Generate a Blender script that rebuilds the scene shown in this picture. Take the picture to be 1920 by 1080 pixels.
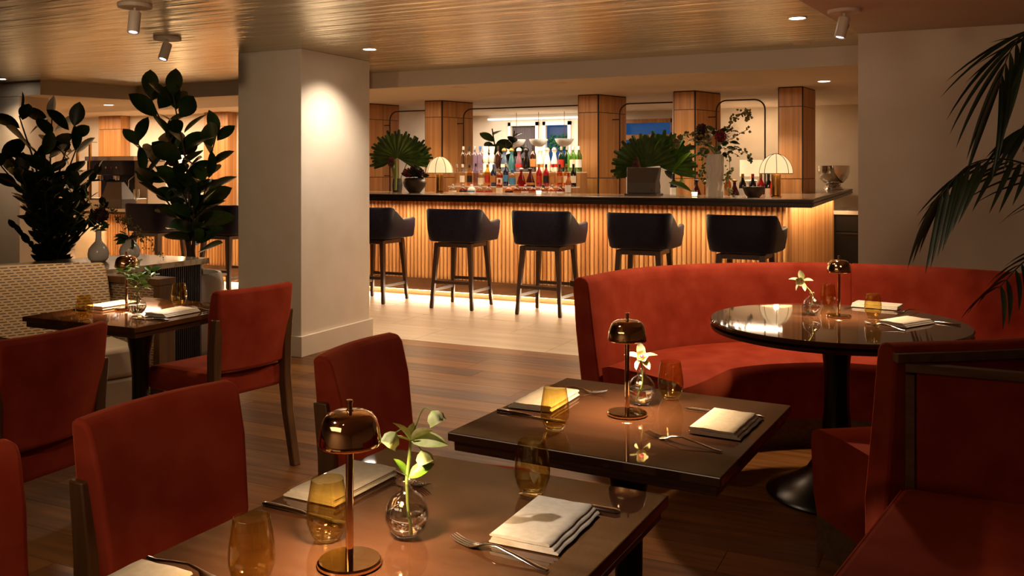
import bpy, math, random
from mathutils import Vector, Matrix, Quaternion
PI = math.pi
R = math.radians
for o in list(bpy.data.objects):
    bpy.data.objects.remove(o)
S = bpy.context.scene
COL = S.collection

# ------------------------------------------------------------------ camera
cam = bpy.data.cameras.new('camera')
cam.sensor_width = 36.0
cam.lens = 36.0 * 1700 / 1920
cam.shift_y = -220.0 / 1920
cam.clip_start = 0.02
cam_o = bpy.data.objects.new('camera', cam)
COL.objects.link(cam_o)
cam_o.location = (0, 0, 1.40)
cam_o.rotation_euler = (PI / 2, 0, R(25.7))
S.camera = cam_o

# ------------------------------------------------------------------ world, exposure
S.view_settings.view_transform = 'Standard'
S.view_settings.look = 'None'
S.view_settings.exposure = 1.4
S.view_settings.gamma = 1.0
S.view_settings.use_curve_mapping = False
S.cycles.use_denoising = True
S.cycles.max_bounces = 8
S.cycles.transparent_max_bounces = 16
S.cycles.caustics_reflective = False
S.cycles.sample_clamp_indirect = 4.0
W = bpy.data.worlds.new('world')
S.world = W
W.use_nodes = True
W.node_tree.nodes['Background'].inputs[0].default_value = (0.05, 0.09, 0.2, 1)
W.node_tree.nodes['Background'].inputs[1].default_value = 0.3

WARM = (1.0, 0.67, 0.37)
AMBER = (1.0, 0.63, 0.31)
SOFT = (1.0, 0.72, 0.47)
NEUT = (1.0, 0.84, 0.70)


def area(name, loc, rot, sx, sy, power, col=WARM, spread=180):
    l = bpy.data.lights.new(name, 'AREA')
    l.shape = 'RECTANGLE'
    l.size, l.size_y = sx, sy
    l.energy = power
    l.color = col
    l.spread = R(spread)
    o = bpy.data.objects.new(name, l)
    COL.objects.link(o)
    o.location = loc
    o.rotation_euler = rot
    return o


def spot(name, loc, target, power, angle=70, blend=0.6, col=SOFT, rad=0.03):
    l = bpy.data.lights.new(name, 'SPOT')
    l.energy = power
    l.spot_size = R(angle)
    l.spot_blend = blend
    l.color = col
    l.shadow_soft_size = rad
    o = bpy.data.objects.new(name, l)
    COL.objects.link(o)
    o.location = loc
    d = Vector(target) - Vector(loc)
    o.rotation_euler = d.to_track_quat('-Z', 'Y').to_euler()
    return o


def point(name, loc, power, col=WARM, rad=0.02):
    l = bpy.data.lights.new(name, 'POINT')
    l.energy = power
    l.color = col
    l.shadow_soft_size = rad
    o = bpy.data.objects.new(name, l)
    COL.objects.link(o)
    o.location = loc
    return o


# light strips under the bar counter and under its kick panel
area('counter_strip_light', (-3.85, 8.50, 1.062), (R(-10), 0, 0), 5.0, 0.03, 25, WARM)
area('kick_strip_light', (-3.85, 8.70, 0.055), (R(-38), 0, 0), 5.0, 0.03, 17, SOFT)
area('return_strip_light', (-1.20, 10.4, 1.05), (0, R(-25), PI), 0.03, 3.6, 7, AMBER)
area('coffee_counter_strip_light', (-8.8, 8.50, 0.83), (R(-25), 0, 0), 4.2, 0.03, 14, AMBER)
area('coffee_kick_strip_light', (-8.8, 8.70, 0.055), (R(-38), 0, 0), 4.2, 0.03, 14, WARM)
# strips above the bottles shine down on them
area('back_bar_strip_light', (-4.95, 9.98, 1.80), (0, 0, 0), 1.9, 0.06, 6, SOFT)
area('back_bar_strip_light', (-2.0, 9.98, 1.80), (0, 0, 0), 0.8, 0.06, 3, SOFT)
# wall washers of the rear room and the coffee bar
area('rear_room_light', (-5.9, 12.9, 2.30), (0, 0, 0), 2.0, 0.4, 22, NEUT)
area('rear_room_light', (-2.5, 12.9, 2.30), (0, 0, 0), 1.2, 0.4, 5, SOFT)
area('coffee_wall_light', (-10.4, 10.3, 2.30), (0, 0, 0), 6.0, 0.4, 70, SOFT)
area('bar_ceiling_light', (-4.2, 9.6, 2.30), (0, 0, 0), 5.0, 0.3, 16, SOFT)
# ceiling spots
spot('column_downlight', (-3.95, 5.71, 2.30), (-4.40, 5.72, 0.6), 34, 105, 0.9, NEUT, 0.04)
spot('booth_downlight', (-0.71, 5.0, 2.30), (-1.1, 4.55, 0.4), 66, 110, 1.0, SOFT, 0.05)
spot('left_wall_downlight', (-8.47, 5.90, 2.30), (-8.9, 6.2, 0.8), 22, 100, 0.9, SOFT, 0.04)
spot('table_spot', (-4.87, 4.56, 2.11), (-3.3, 3.0, 0.75), 15, 45, 0.8, SOFT, 0.03)
spot('banquette_spot', (-4.04, 3.58, 2.11), (-4.7, 3.2, 0.6), 20, 80, 0.9, SOFT, 0.03)
spot('aisle_downlight', (-2.6, 5.6, 2.30), (-2.6, 5.7, 0), 34, 120, 1.0, SOFT, 0.05)
spot('aisle_downlight', (-2.3, 3.6, 2.30), (-2.3, 3.6, 0), 12, 120, 1.0, SOFT, 0.05)
spot('stool_downlight', (-3.6, 7.3, 2.16), (-3.6, 7.2, 0), 26, 120, 1.0, SOFT, 0.05)
spot('stool_downlight', (-5.6, 7.3, 2.16), (-5.6, 7.2, 0), 22, 120, 1.0, SOFT, 0.05)
# unseen fill spots, added to brighten the walls, the column and the chairs
spot('wall_fill', (0.6, 2.4, 2.28), (0.5, 6.5, 1.2), 28, 75, 1.0, SOFT, 0.35)
spot('wall_fill', (-1.3, 2.6, 2.28), (-0.2, 6.5, 1.3), 20, 70, 1.0, SOFT, 0.30)
spot('column_fill', (-3.0, 1.5, 2.28), (-4.7, 5.45, 1.25), 42, 50, 1.0, SOFT, 0.06)
spot('chair_fill', (-0.9, 0.2, 2.28), (-1.75, 1.8, 0.75), 16, 50, 1.0, SOFT, 0.06)
spot('chair_fill', (-1.2, 2.8, 2.28), (-3.0, 3.3, 0.6), 16, 60, 1.0, SOFT, 0.06)
spot('beam_fill', (-2.2, 3.0, 2.0), (-2.8, 7.1, 2.25), 34, 100, 1.0, SOFT, 0.06)  # added fill for the soffit fascia, no fixture there
spot('flower_fill', (-1.9, 0.5, 2.28), (-0.87, 1.37, 0.93), 60, 13, 0.6, NEUT, 0.02)  # added pin spots that lift the table flowers, without fixtures
spot('flower_fill', (-1.7, 1.6, 2.28), (-0.77, 2.43, 0.90), 60, 12, 0.6, NEUT, 0.02)
spot('flower_fill', (-1.5, 3.3, 2.28), (-0.58, 4.26, 0.90), 60, 12, 0.6, NEUT, 0.02)
spot('flower_fill', (-4.04, 3.58, 2.11), (-3.30, 2.955, 0.95), 55, 13, 0.6, NEUT, 0.02)  # extra fill for the sprig, set where a ceiling spotlight hangs
area('rear_fill', (-2.4, -1.6, 2.30), (0, 0, 0), 3.0, 1.2, 13, SOFT)  # added soft panel behind the camera for ambient fill


# ------------------------------------------------------------------ materials
def hexc(h):
    h = h.lstrip('#')
    v = [int(h[i:i + 2], 16) / 255 for i in (0, 2, 4)]
    return tuple(x / 12.92 if x <= 0.04045 else ((x + 0.055) / 1.055) ** 2.4 for x in v) + (1,)


MATS = {}


def pbr(name, col, rough=0.5, metal=0.0, **kw):
    m = bpy.data.materials.new(name)
    m.use_nodes = True
    b = m.node_tree.nodes['Principled BSDF']
    c = hexc(col) if isinstance(col, str) else tuple(col) + (1,) * (4 - len(col))
    b.inputs['Base Color'].default_value = c
    b.inputs['Roughness'].default_value = rough
    b.inputs['Metallic'].default_value = metal
    names = dict(spec='Specular IOR Level', coat='Coat Weight', coat_rough='Coat Roughness', sheen='Sheen Weight',
                 sheen_rough='Sheen Roughness', sheen_tint='Sheen Tint', trans='Transmission Weight', ior='IOR',
                 emit='Emission Color', emit_s='Emission Strength', aniso='Anisotropic', sss='Subsurface Weight', alpha='Alpha')
    for k, v in kw.items():
        if k in names:
            if isinstance(v, str):
                v = hexc(v)
            b.inputs[names[k]].default_value = v
    MATS[name] = m
    return m


def nd(m, t, **kw):
    n = m.node_tree.nodes.new(t)
    for k, v in kw.items():
        if hasattr(n, k):
            setattr(n, k, v)
        else:
            n.inputs[k].default_value = v
    return n


def lk(m, a, b):
    m.node_tree.links.new(a, b)


def noise_col(m, c1, c2, scale=(1, 1, 1), nscale=5, detail=6, lo=0.35, hi=0.65, bump=0, bdist=0.01, coord='Object', rand=0.0, rough=None):
    """colour variation between two tones from stretched noise, optional fine relief"""
    b = m.node_tree.nodes['Principled BSDF']
    tc = nd(m, 'ShaderNodeTexCoord')
    mp = nd(m, 'ShaderNodeMapping')
    mp.inputs['Scale'].default_value = scale
    lk(m, tc.outputs[coord], mp.inputs['Vector'])
    n = nd(m, 'ShaderNodeTexNoise', noise_dimensions='4D' if rand else '3D')
    n.inputs['Scale'].default_value = nscale
    n.inputs['Detail'].default_value = detail
    lk(m, mp.outputs[0], n.inputs['Vector'])
    fac = n.outputs['Fac']
    if rand:
        oi = nd(m, 'ShaderNodeObjectInfo')
        mu = nd(m, 'ShaderNodeMath', operation='MULTIPLY')
        mu.inputs[1].default_value = 37.0
        lk(m, oi.outputs['Random'], mu.inputs[0])
        lk(m, mu.outputs[0], n.inputs['W'])
        ad = nd(m, 'ShaderNodeMath', operation='MULTIPLY_ADD')
        ad.inputs[1].default_value = rand
        sb = nd(m, 'ShaderNodeMath', operation='SUBTRACT')
        sb.inputs[1].default_value = 0.5
        lk(m, oi.outputs['Random'], sb.inputs[0])
        lk(m, sb.outputs[0], ad.inputs[0])
        lk(m, n.outputs['Fac'], ad.inputs[2])
        fac = ad.outputs[0]
    r = nd(m, 'ShaderNodeValToRGB')
    r.color_ramp.elements[0].position = lo
    r.color_ramp.elements[1].position = hi
    r.color_ramp.elements[0].color = hexc(c1)
    r.color_ramp.elements[1].color = hexc(c2)
    lk(m, fac, r.inputs[0])
    lk(m, r.outputs[0], b.inputs['Base Color'])
    if bump:
        bp = nd(m, 'ShaderNodeBump')
        bp.inputs['Strength'].default_value = bump
        bp.inputs['Distance'].default_value = bdist
        lk(m, n.outputs['Fac'], bp.inputs['Height'])
        lk(m, bp.outputs[0], b.inputs['Normal'])
    return m


def thin_glass(name, tint, gloss=1.0, refl=0.06):
    """thin clear or tinted glass: tinted see-through with a reflection that grows at grazing angles"""
    m = bpy.data.materials.new(name)
    m.use_nodes = True
    nt = m.node_tree
    nt.nodes.remove(nt.nodes['Principled BSDF'])
    out = nt.nodes['Material Output']
    t = nd(m, 'ShaderNodeBsdfTransparent')
    t.inputs['Color'].default_value = hexc(tint) if isinstance(tint, str) else tuple(tint) + (1,)
    g = nd(m, 'ShaderNodeBsdfGlossy')
    g.inputs['Roughness'].default_value = 0.02
    la = nd(m, 'ShaderNodeLayerWeight')
    la.inputs['Blend'].default_value = 0.5
    pw = nd(m, 'ShaderNodeMath', operation='POWER')
    pw.inputs[1].default_value = 4.0
    lk(m, la.outputs['Facing'], pw.inputs[0])
    lw = nd(m, 'ShaderNodeMath', operation='MULTIPLY_ADD')
    lw.inputs[1].default_value = 0.95
    lw.inputs[2].default_value = refl
    lk(m, pw.outputs[0], lw.inputs[0])
    mx = nd(m, 'ShaderNodeMixShader')
    lk(m, lw.outputs[0], mx.inputs[0])
    lk(m, t.outputs[0], mx.inputs[1])
    lk(m, g.outputs[0], mx.inputs[2])
    lk(m, mx.outputs[0], out.inputs['Surface'])
    MATS[name] = m
    return m


def emit(name, col, s):
    m = pbr(name, '#000000', 0.6)
    b = m.node_tree.nodes['Principled BSDF']
    b.inputs['Emission Color'].default_value = hexc(col) if isinstance(col, str) else tuple(col) + (1,)
    b.inputs['Emission Strength'].default_value = s
    return m


pbr('plaster', '#cdbba4', 0.85)
noise_col(MATS['plaster'], '#c9b69e', '#d2c1ab', nscale=3, bump=0.02)
pbr('ceiling_white', '#c9b7a2', 0.85)
noise_col(MATS['ceiling_white'], '#c6b39d', '#ccbba6', nscale=2, bump=0.02)
pbr('soffit', '#cfbda5', 0.85)
pbr('column_paint', '#ddcdb6', 0.7)
noise_col(MATS['column_paint'], '#dacab2', '#e0d1bb', nscale=4, bump=0.02)
# brushed gold leaf ceiling
g = pbr('gold_leaf', '#c4a678', 0.27, 1.0)
noise_col(g, '#c4b594', '#e0d4b6', scale=(0.5, 7.0, 1), nscale=2.0, detail=3, lo=0.3, hi=0.7, bump=0.33, bdist=0.05)
# floors
w_ = pbr('floor_wood', '#7a4e2c', 0.40, spec=0.25)
noise_col(w_, '#583212', '#8a5824', scale=(0.9, 14, 1), nscale=2.0, detail=8, lo=0.3, hi=0.72, bump=0.08, bdist=0.004, rand=0.35)
pbr('floor_gap', '#1c0f07', 0.8)
t_ = pbr('floor_tile', '#c9b496', 0.42)
noise_col(t_, '#bfa98a', '#d2be a0'.replace(' ', ''), scale=(0.6, 6, 1), nscale=1.6, detail=6, lo=0.35, hi=0.65, rand=0.08)
pbr('tile_grout', '#a8937a', 0.8)
# fabrics
v = pbr('velvet', '#8f2613', 0.8, sheen=0.8, sheen_rough=0.4, sheen_tint='#ff7848', spec=0.1)
noise_col(v, '#8c2c17', '#a3402a', nscale=9, detail=5, lo=0.3, hi=0.7, bump=0.05, bdist=0.003)
s_ = pbr('navy_leather', '#1d1a2c', 0.55, spec=0.15)
noise_col(s_, '#141120', '#1b172a', nscale=30, bump=0.04, bdist=0.002)
pbr('cream_leather', '#b9a68d', 0.5)
pbr('linen', '#d8cbb6', 0.8, sheen=0.1)
noise_col(MATS['linen'], '#d2c4ad', '#ded2bf', nscale=60, bump=0.06, bdist=0.001)
# woven banquette cloth: short dashes in rows
wv = pbr('woven_cloth', '#b89a72', 0.85)
tc = nd(wv, 'ShaderNodeTexCoord')
sx = nd(wv, 'ShaderNodeSeparateXYZ')
lk(wv, tc.outputs['Object'], sx.inputs[0])


def mth(op, a, b=None):
    n = nd(wv, 'ShaderNodeMath', operation=op)
    for i, q in enumerate((a, b)):
        if q is None:
            continue
        if isinstance(q, (int, float)):
            n.inputs[i].default_value = q
        else:
            lk(wv, q, n.inputs[i])
    return n.outputs[0]


along = mth('ADD', sx.outputs[0], sx.outputs[1])
tilt = mth('MULTIPLY', along, 0.0)
rowv = mth('DIVIDE', mth('ADD', sx.outputs[2], tilt), 0.0150)
rowi = mth('FLOOR', rowv)
fz = mth('FRACT', rowv)
fx = mth('FRACT', mth('ADD', mth('DIVIDE', along, 0.062), mth('MULTIPLY', rowi, 0.39)))
dash = mth('MULTIPLY', mth('LESS_THAN', fz, 0.30), mth('LESS_THAN', fx, 0.74))
cr = nd(wv, 'ShaderNodeMix', data_type='RGBA')
lk(wv, dash, cr.inputs[0])
cr.inputs[6].default_value = hexc('#bb9e77')
cr.inputs[7].default_value = hexc('#4a3220')
lk(wv, cr.outputs[2], wv.node_tree.nodes['Principled BSDF'].inputs['Base Color'])
bpn = nd(wv, 'ShaderNodeBump')
bpn.inputs['Strength'].default_value = 0.3
bpn.inputs['Distance'].default_value = 0.002
bpn.invert = True
lk(wv, dash, bpn.inputs['Height'])
lk(wv, bpn.outputs[0], wv.node_tree.nodes['Principled BSDF'].inputs['Normal'])
# woods
noise_col(pbr('chair_wood', '#5a3b1e', 0.42), '#4c3119', '#694723', scale=(1, 1, 0.08), nscale=30, lo=0.3, hi=0.7, bump=0.05, bdist=0.002)
noise_col(pbr('stool_wood', '#3a2314', 0.4), '#311c10', '#452b19', scale=(1, 1, 0.1), nscale=30, lo=0.3, hi=0.7)
noise_col(pbr('oak_slat', '#b98a58', 0.45), '#a9774a', '#c79a68', scale=(1, 1, 0.05), nscale=14, lo=0.3, hi=0.7, rand=0.5)
noise_col(pbr('oak_panel', '#a8743f', 0.45), '#9a6636', '#b9864e', scale=(6, 6, 0.12), nscale=4, lo=0.35, hi=0.65, rand=0.1)
noise_col(pbr('frame_wood', '#6d5233', 0.4), '#5d4428', '#7b5f3d', scale=(0.15, 1, 1), nscale=40, lo=0.3, hi=0.7)
noise_col(pbr('kick_wood', '#4a2f1a', 0.45), '#40270f', '#563820', scale=(0.2, 1, 1), nscale=14)
pbr('dark_reveal', '#140c07', 0.6)
# tables
tb = pbr('table_lacquer', '#4d2a17', 0.035, spec=0.6)
noise_col(tb, '#422819', '#4d3120', scale=(0.4, 3, 1), nscale=5, lo=0.3, hi=0.7)
noise_col(pbr('table_edge', '#3d2513', 0.35), '#31190b', '#52341c', scale=(0.3, 0.3, 6), nscale=20)
noise_col(pbr('walnut_top', '#4a2b17', 0.035, spec=0.6), '#3a200f', '#5f3a20', scale=(4, 0.5, 1), nscale=5, lo=0.3, hi=0.7)
pbr('black_metal', '#0b0908', 0.28, spec=0.5)
pbr('black_lacquer', '#0a0a0d', 0.3)
# metals and glass
pbr('copper_polish', '#e3bd92', 0.05, 1.0)
pbr('silver', '#c9c2b8', 0.14, 1.0)
pbr('bronze_edge', '#2b2018', 0.38, 0.6)
pbr('bronze_tube', '#3b2415', 0.4, 0.7)
pbr('brass_brushed', '#9c7440', 0.32, 1.0)
pbr('steel', '#b5aca2', 0.25, 1.0)
pbr('fixture_white', '#cbb9a4', 0.5)
thin_glass('amber_glass', '#f7eecb', refl=0.07)
thin_glass('clear_glass', '#fbfaf7', refl=0.13)
thin_glass('acrylic', '#e4e2de')
thin_glass('window_glass', '#cfd8e6')
m = pbr('vase_glass', '#ffffff', 0.0, trans=1.0, ior=1.45)
m = pbr('water', '#ffffff', 0.0, trans=1.0, ior=1.33)
# stone
noise_col(pbr('counter_stone', '#a08b72', 0.16), '#94806a', '#b09a80', nscale=4, lo=0.3, hi=0.7)
noise_col(pbr('white_marble', '#d9d0c4', 0.18), '#b9aea2', '#e2dacf', scale=(1, 2.4, 1), nscale=2.5, detail=8, lo=0.32, hi=0.46)
noise_col(pbr('brown_marble', '#8a7556', 0.14), '#5d4a33', '#ab9878', scale=(1, 3, 1), nscale=6, detail=8, lo=0.35, hi=0.62)
# ceramics, plants
noise_col(pbr('ceramic', '#cfc4b4', 0.22), '#c6bbaa', '#d6ccbd', nscale=12)
pbr('ceramic_white', '#ded6ca', 0.35)
noise_col(pbr('dark_stoneware', '#241d17', 0.5), '#1b1510', '#3a3026', nscale=22, bump=0.15, bdist=0.004)
noise_col(pbr('leaf_dark', '#17240f', 0.35, spec=0.4), '#1e3212', '#3a5222', scale=(1, 1, 1), nscale=8, rand=0.4)
noise_col(pbr('leaf_black', '#0e1608', 0.4, spec=0.3), '#101a0a', '#1e2d10', nscale=8, rand=0.4)
noise_col(pbr('leaf_fan', '#27400f', 0.4), '#284512', '#4c701e', nscale=8, rand=0.3)
noise_col(pbr('leaf_bright', '#5d8a1c', 0.4, sss=0.1), '#46701a', '#7aa32c', nscale=10, rand=0.4)
noise_col(pbr('leaf_palm', '#182210', 0.5), '#111a0b', '#233016', nscale=8, rand=0.3)
pbr('stem_brown', '#3b2a18', 0.7)
pbr('stem_green', '#7f8f45', 0.55)
noise_col(pbr('petal_green', '#c3c877', 0.55), '#b4c066', '#dfe2a0', nscale=40)
noise_col(pbr('petal_cream', '#e2dc9a', 0.55), '#d3cf84', '#efe9b6', nscale=40)
pbr('petal_pink', '#b03050', 0.5)
noise_col(pbr('petal_burgundy', '#2a0a12', 0.6), '#1c060c', '#401019', nscale=30)
noise_col(pbr('petal_red', '#7a0f22', 0.6), '#5a0a18', '#a01630', nscale=30)
noise_col(pbr('bud_olive', '#7b6c36', 0.7), '#5b5026', '#8f8046', nscale=30)
noise_col(pbr('protea', '#4a2418', 0.8), '#361810', '#6a3826', nscale=30)
pbr('soil', '#20170e', 0.9)
# lamp shades
sh = pbr('shade_cloth', '#f0dcb8', 0.8, trans=0.0)
sb_ = sh.node_tree.nodes['Principled BSDF']
sb_.inputs['Emission Color'].default_value = hexc('#ffd9a0')
sb_.inputs['Emission Strength'].default_value = 0.36
emit('bulb_glow', '#ffd29a', 14)
emit('downlight_glow', '#fff0dc', 9)
emit('spot_lens', '#dfe6ff', 4)
emit('strip_glow', '#ffd39a', 8)
emit('candle_glow', '#ffe1a8', 1.6)
emit('dusk_sky', '#1b4675', 0.30)
emit('cove_glow', '#fff1dc', 0.6)
pbr('pos_grey', '#56504b', 0.45)
pbr('espresso_blue', '#2a2b38', 0.3, 0.4)
pbr('espresso_shell', '#c8b9a4', 0.3, 0.3)
pbr('curtain_grey', '#6b6263', 0.9)
pbr('curtain_blue', '#1d4f8a', 0.9)
pbr('hedge_green', '#0f4a2a', 0.8)
pbr('lamp_white', '#efe6d6', 0.5)


# ------------------------------------------------------------------ mesh helpers
class MB:
    def __init__(s):
        s.v = []
        s.f = []

    def add(s, vs, fs, M=None):
        n = len(s.v)
        for p in vs:
            s.v.append(tuple(M @ Vector(p)) if M is not None else tuple(p))
        for f in fs:
            s.f.append(tuple(i + n for i in f))
        return s

    def box(s, x0, x1, y0, y1, z0, z1, M=None):
        vs = [(x, y, z) for z in (z0, z1) for y in (y0, y1) for x in (x0, x1)]
        return s.add(vs, [(0, 2, 3, 1), (4, 5, 7, 6), (0, 1, 5, 4), (2, 6, 7, 3), (0, 4, 6, 2), (1, 3, 7, 5)], M)

    def prism(s, poly, z0, z1, M=None):
        n = len(poly)
        a = sum(poly[i][0] * poly[(i + 1) % n][1] - poly[(i + 1) % n][0] * poly[i][1] for i in range(n))
        if a < 0:
            poly = poly[::-1]
        vs = [(x, y, z0) for x, y in poly] + [(x, y, z1) for x, y in poly]
        fs = [tuple(range(n))[::-1], tuple(range(n, 2 * n))]
        fs += [(i, (i + 1) % n, n + (i + 1) % n, n + i) for i in range(n)]
        return s.add(vs, fs, M)

    def lathe(s, prof, seg=24, M=None, a0=0.0, a1=2 * PI):
        """prof: (r, z) list from the bottom up"""
        full = abs(a1 - a0 - 2 * PI) < 1e-6
        k = seg if full else seg + 1
        vs, rings = [], []
        for r, z in prof:
            if r < 1e-6:
                rings.append([len(vs)])
                vs.append((0, 0, z))
            else:
                rings.append(list(range(len(vs), len(vs) + k)))
                for i in range(k):
                    a = a0 + (a1 - a0) * i / seg
                    vs.append((r * math.cos(a), r * math.sin(a), z))
        fs = []
        for A, B in zip(rings, rings[1:]):
            for i in range(seg):
                j = (i + 1) % k
                if len(A) == 1 and len(B) == 1:
                    continue
                if len(A) == 1:
                    fs.append((A[0], B[j], B[i]))
                elif len(B) == 1:
                    fs.append((A[i], A[j], B[0]))
                else:
                    fs.append((A[i], A[j], B[j], B[i]))
        return s.add(vs, fs, M)

    def loft(s, rings, closed=True, caps=True, M=None):
        n = len(rings[0])
        vs = [p for r in rings for p in r]
        fs = []
        for a in range(len(rings) - 1):
            for i in range(n if closed else n - 1):
                j = (i + 1) % n
                fs.append((a * n + i, a * n + j, (a + 1) * n + j, (a + 1) * n + i))
        if caps and closed:
            fs.append(tuple(range(n))[::-1])
            fs.append(tuple((len(rings) - 1) * n + i for i in range(n)))
        return s.add(vs, fs, M)

    def tube(s, pts, r, seg=8, M=None, flat=1.0):
        pts = [Vector(p) for p in pts]
        rr = r if isinstance(r, (list, tuple)) else [r] * len(pts)
        rings = []
        up = None
        for i, p in enumerate(pts):
            t = (pts[min(i + 1, len(pts) - 1)] - pts[max(i - 1, 0)]).normalized()
            if up is None:
                up = Vector((0, 0, 1)) if abs(t.z) < 0.9 else Vector((1, 0, 0))
            a = t.cross(up).normalized()
            up = a.cross(t).normalized()
            rings.append([tuple(p + (a * math.cos(2 * PI * k / seg) + up * math.sin(2 * PI * k / seg) * flat) * rr[i]) for k in range(seg)])
        return s.loft(rings, M=M)

    def mesh(s, name, mat, smooth=35):
        me = bpy.data.meshes.new(name)
        me.from_pydata(s.v, [], s.f)
        if mat:
            me.materials.append(MATS[mat])
        import bmesh
        b = bmesh.new()
        b.from_mesh(me)
        bmesh.ops.recalc_face_normals(b, faces=b.faces)
        b.to_mesh(me)
        b.free()
        if smooth:
            me.polygons.foreach_set('use_smooth', [True] * len(me.polygons))
            me.set_sharp_from_angle(angle=R(smooth))
        me.update()
        return me

    def obj(s, name, mat, parent=None, smooth=35, bevel=0, seg=2, sub=0, M=None):
        return link(name, s.mesh(name, mat, smooth), parent, M, bevel, seg, sub)


def link(name, me, parent=None, M=None, bevel=0, seg=2, sub=0):
    o = bpy.data.objects.new(name, me)
    COL.objects.link(o)
    if parent is not None:
        o.parent = parent
    if M is not None:
        o.matrix_local = M
    if bevel:
        b = o.modifiers.new('bevel', 'BEVEL')
        b.width = bevel
        b.segments = seg
        b.limit_method = 'ANGLE'
        b.angle_limit = R(40)
        b.harden_normals = False
    if sub:
        b = o.modifiers.new('subsurf', 'SUBSURF')
        b.levels = b.render_levels = sub
    return o


def tag(o, label, cat, group=None):
    o['label'] = label
    o['category'] = cat
    if group:
        o['group'] = group
    return o


def thing(name, loc, label, cat, group=None, rz=0.0):
    o = bpy.data.objects.new(name, None)
    COL.objects.link(o)
    o.empty_display_size = 0.1
    o.location = loc
    o.rotation_euler = (0, 0, rz)
    return tag(o, label, cat, group)


def struct(o):
    o['kind'] = 'structure'
    return o


def copy_tree(o, parent=None):
    c = o.copy()
    COL.objects.link(c)
    c.parent = parent
    for ch in o.children:
        copy_tree(ch, c)
    return c


def place(root, loc, rz=0.0, label=None, group=None):
    root.location = loc
    root.rotation_euler = (0, 0, rz)
    if label:
        root['label'] = label
    if group:
        root['group'] = group
    return root


def mloc(x, y, z, rz=0.0, ry=0.0, rx=0.0, sc=1.0):
    return Matrix.Translation((x, y, z)) @ Matrix.Rotation(rz, 4, 'Z') @ Matrix.Rotation(ry, 4, 'Y') @ Matrix.Rotation(rx, 4, 'X') @ Matrix.Scale(sc, 4)


def mdir(p, d, roll=0.0, sc=1.0):
    """frame at p whose x axis follows d"""
    d = Vector(d).normalized()
    up = Vector((0, 0, 1)) if abs(d.z) < 0.97 else Vector((0, 1, 0))
    y = up.cross(d).normalized()
    z = d.cross(y)
    m = Matrix((d, y, z)).transposed().to_4x4()
    if not isinstance(sc, (tuple, list)):
        sc = (sc, sc, sc)
    return Matrix.Translation(p) @ m @ Matrix.Rotation(roll, 4, 'X') @ Matrix.Diagonal((*sc, 1))


def catmull(pts, n=6):
    out = []
    P = [Vector(p) for p in pts]
    P = [P[0] * 2 - P[1]] + P + [P[-1] * 2 - P[-2]]
    for i in range(1, len(P) - 2):
        for k in range(n):
            t = k / n
            a, b, c, d = P[i - 1], P[i], P[i + 1], P[i + 2]
            out.append(0.5 * ((2 * b) + (c - a) * t + (2 * a - 5 * b + 4 * c - d) * t * t + (3 * b - a - 3 * c + d) * t ** 3))
    out.append(P[-2])
    return out


def leaf_mesh(name, L, Wd, mat, bend=0.15, fold=0.12, n=6, shape=0.5, tip=0.0):
    """a leaf along +x with a folded midrib; shape is where it is widest"""
    b = MB()
    rows = []
    for i in range(n + 1):
        t = i / n
        e = math.log(0.5) / math.log(shape)
        w = Wd * 0.5 * (math.sin(PI * t ** e) ** 0.75 if 0 < t < 1 else 0.0) + 0.004 * Wd
        x = L * t
        z = -bend * L * t * t + 0.25 * bend * L * t
        rows.append([(x, -w, z + fold * w), (x, -w * 0.5, z + fold * w * 0.35), (x, 0, z), (x, w * 0.5, z + fold * w * 0.35), (x, w, z + fold * w)])
    b.loft(rows, closed=False, caps=False)
    return b.mesh(name, mat, smooth=60)


ORD = ['first', 'second', 'third', 'fourth', 'fifth', 'sixth', 'seventh', 'eighth', 'ninth', 'tenth', 'eleventh', 'twelfth', 'thirteenth',
       'fourteenth', 'fifteenth', 'sixteenth', 'seventeenth', 'eighteenth', 'nineteenth', 'twentieth']
rnd = random.Random(7)

# ------------------------------------------------------------------ SETTING
GZ, LZ, BZ = 2.32, 2.175, 2.33
# wooden floor with its boards
fl = struct(MB().box(-13, 3.2, -3, 6.395, -0.08, -0.004).obj('floor', 'floor_gap', smooth=0))
PW = 0.19
lens = [1.6, 1.9, 2.2, 2.5]
pm = {}
for L in lens:
    pm[L] = MB().box(0.001, L - 0.001, 0.001, PW - 0.001, -0.012, 0.0).mesh('plank', 'floor_wood', smooth=0)
y = 6.39 - PW
row = 0
fit = {}
while y > 0.3:
    x = -8.4 - rnd.random() * 1.6 if y > 3.0 else -5.6 - rnd.random() * 1.4
    while x < 1.2:
        L = rnd.choice(lens)
        link('plank', pm[L], fl, Matrix.Translation((x, y, 0)))
        x += L
    y -= PW
    row += 1
o = MB().box(-13, 3.2, -3, y + PW, -0.003, -0.0005).obj('planking', 'floor_wood', fl, smooth=0)
o['kind'] = 'stuff'
o = MB().box(-13, -8.6, y + PW, 6.39, -0.003, -0.0008).obj('planking', 'floor_wood', fl, smooth=0)
o['kind'] = 'stuff'
# pale tile floor along the bars
ft = struct(MB().box(-14.5, 0.2, 6.395, 13.7, -0.08, -0.004).obj('floor', 'tile_grout', smooth=0))
tm = MB().box(0.0015, 1.1985, 0.0015, 0.5985, -0.012, 0).mesh('tile', 'floor_tile', smooth=0)
for r_ in range(4):
    for c_ in range(12):
        x = -13.6 + c_ * 1.2 + (0.6 if r_ % 2 else 0)
        if x + 1.2 > 0.2:
            continue
        link('tile', tm, ft, Matrix.Translation((x, 6.398 + r_ * 0.6, 0)))

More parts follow.
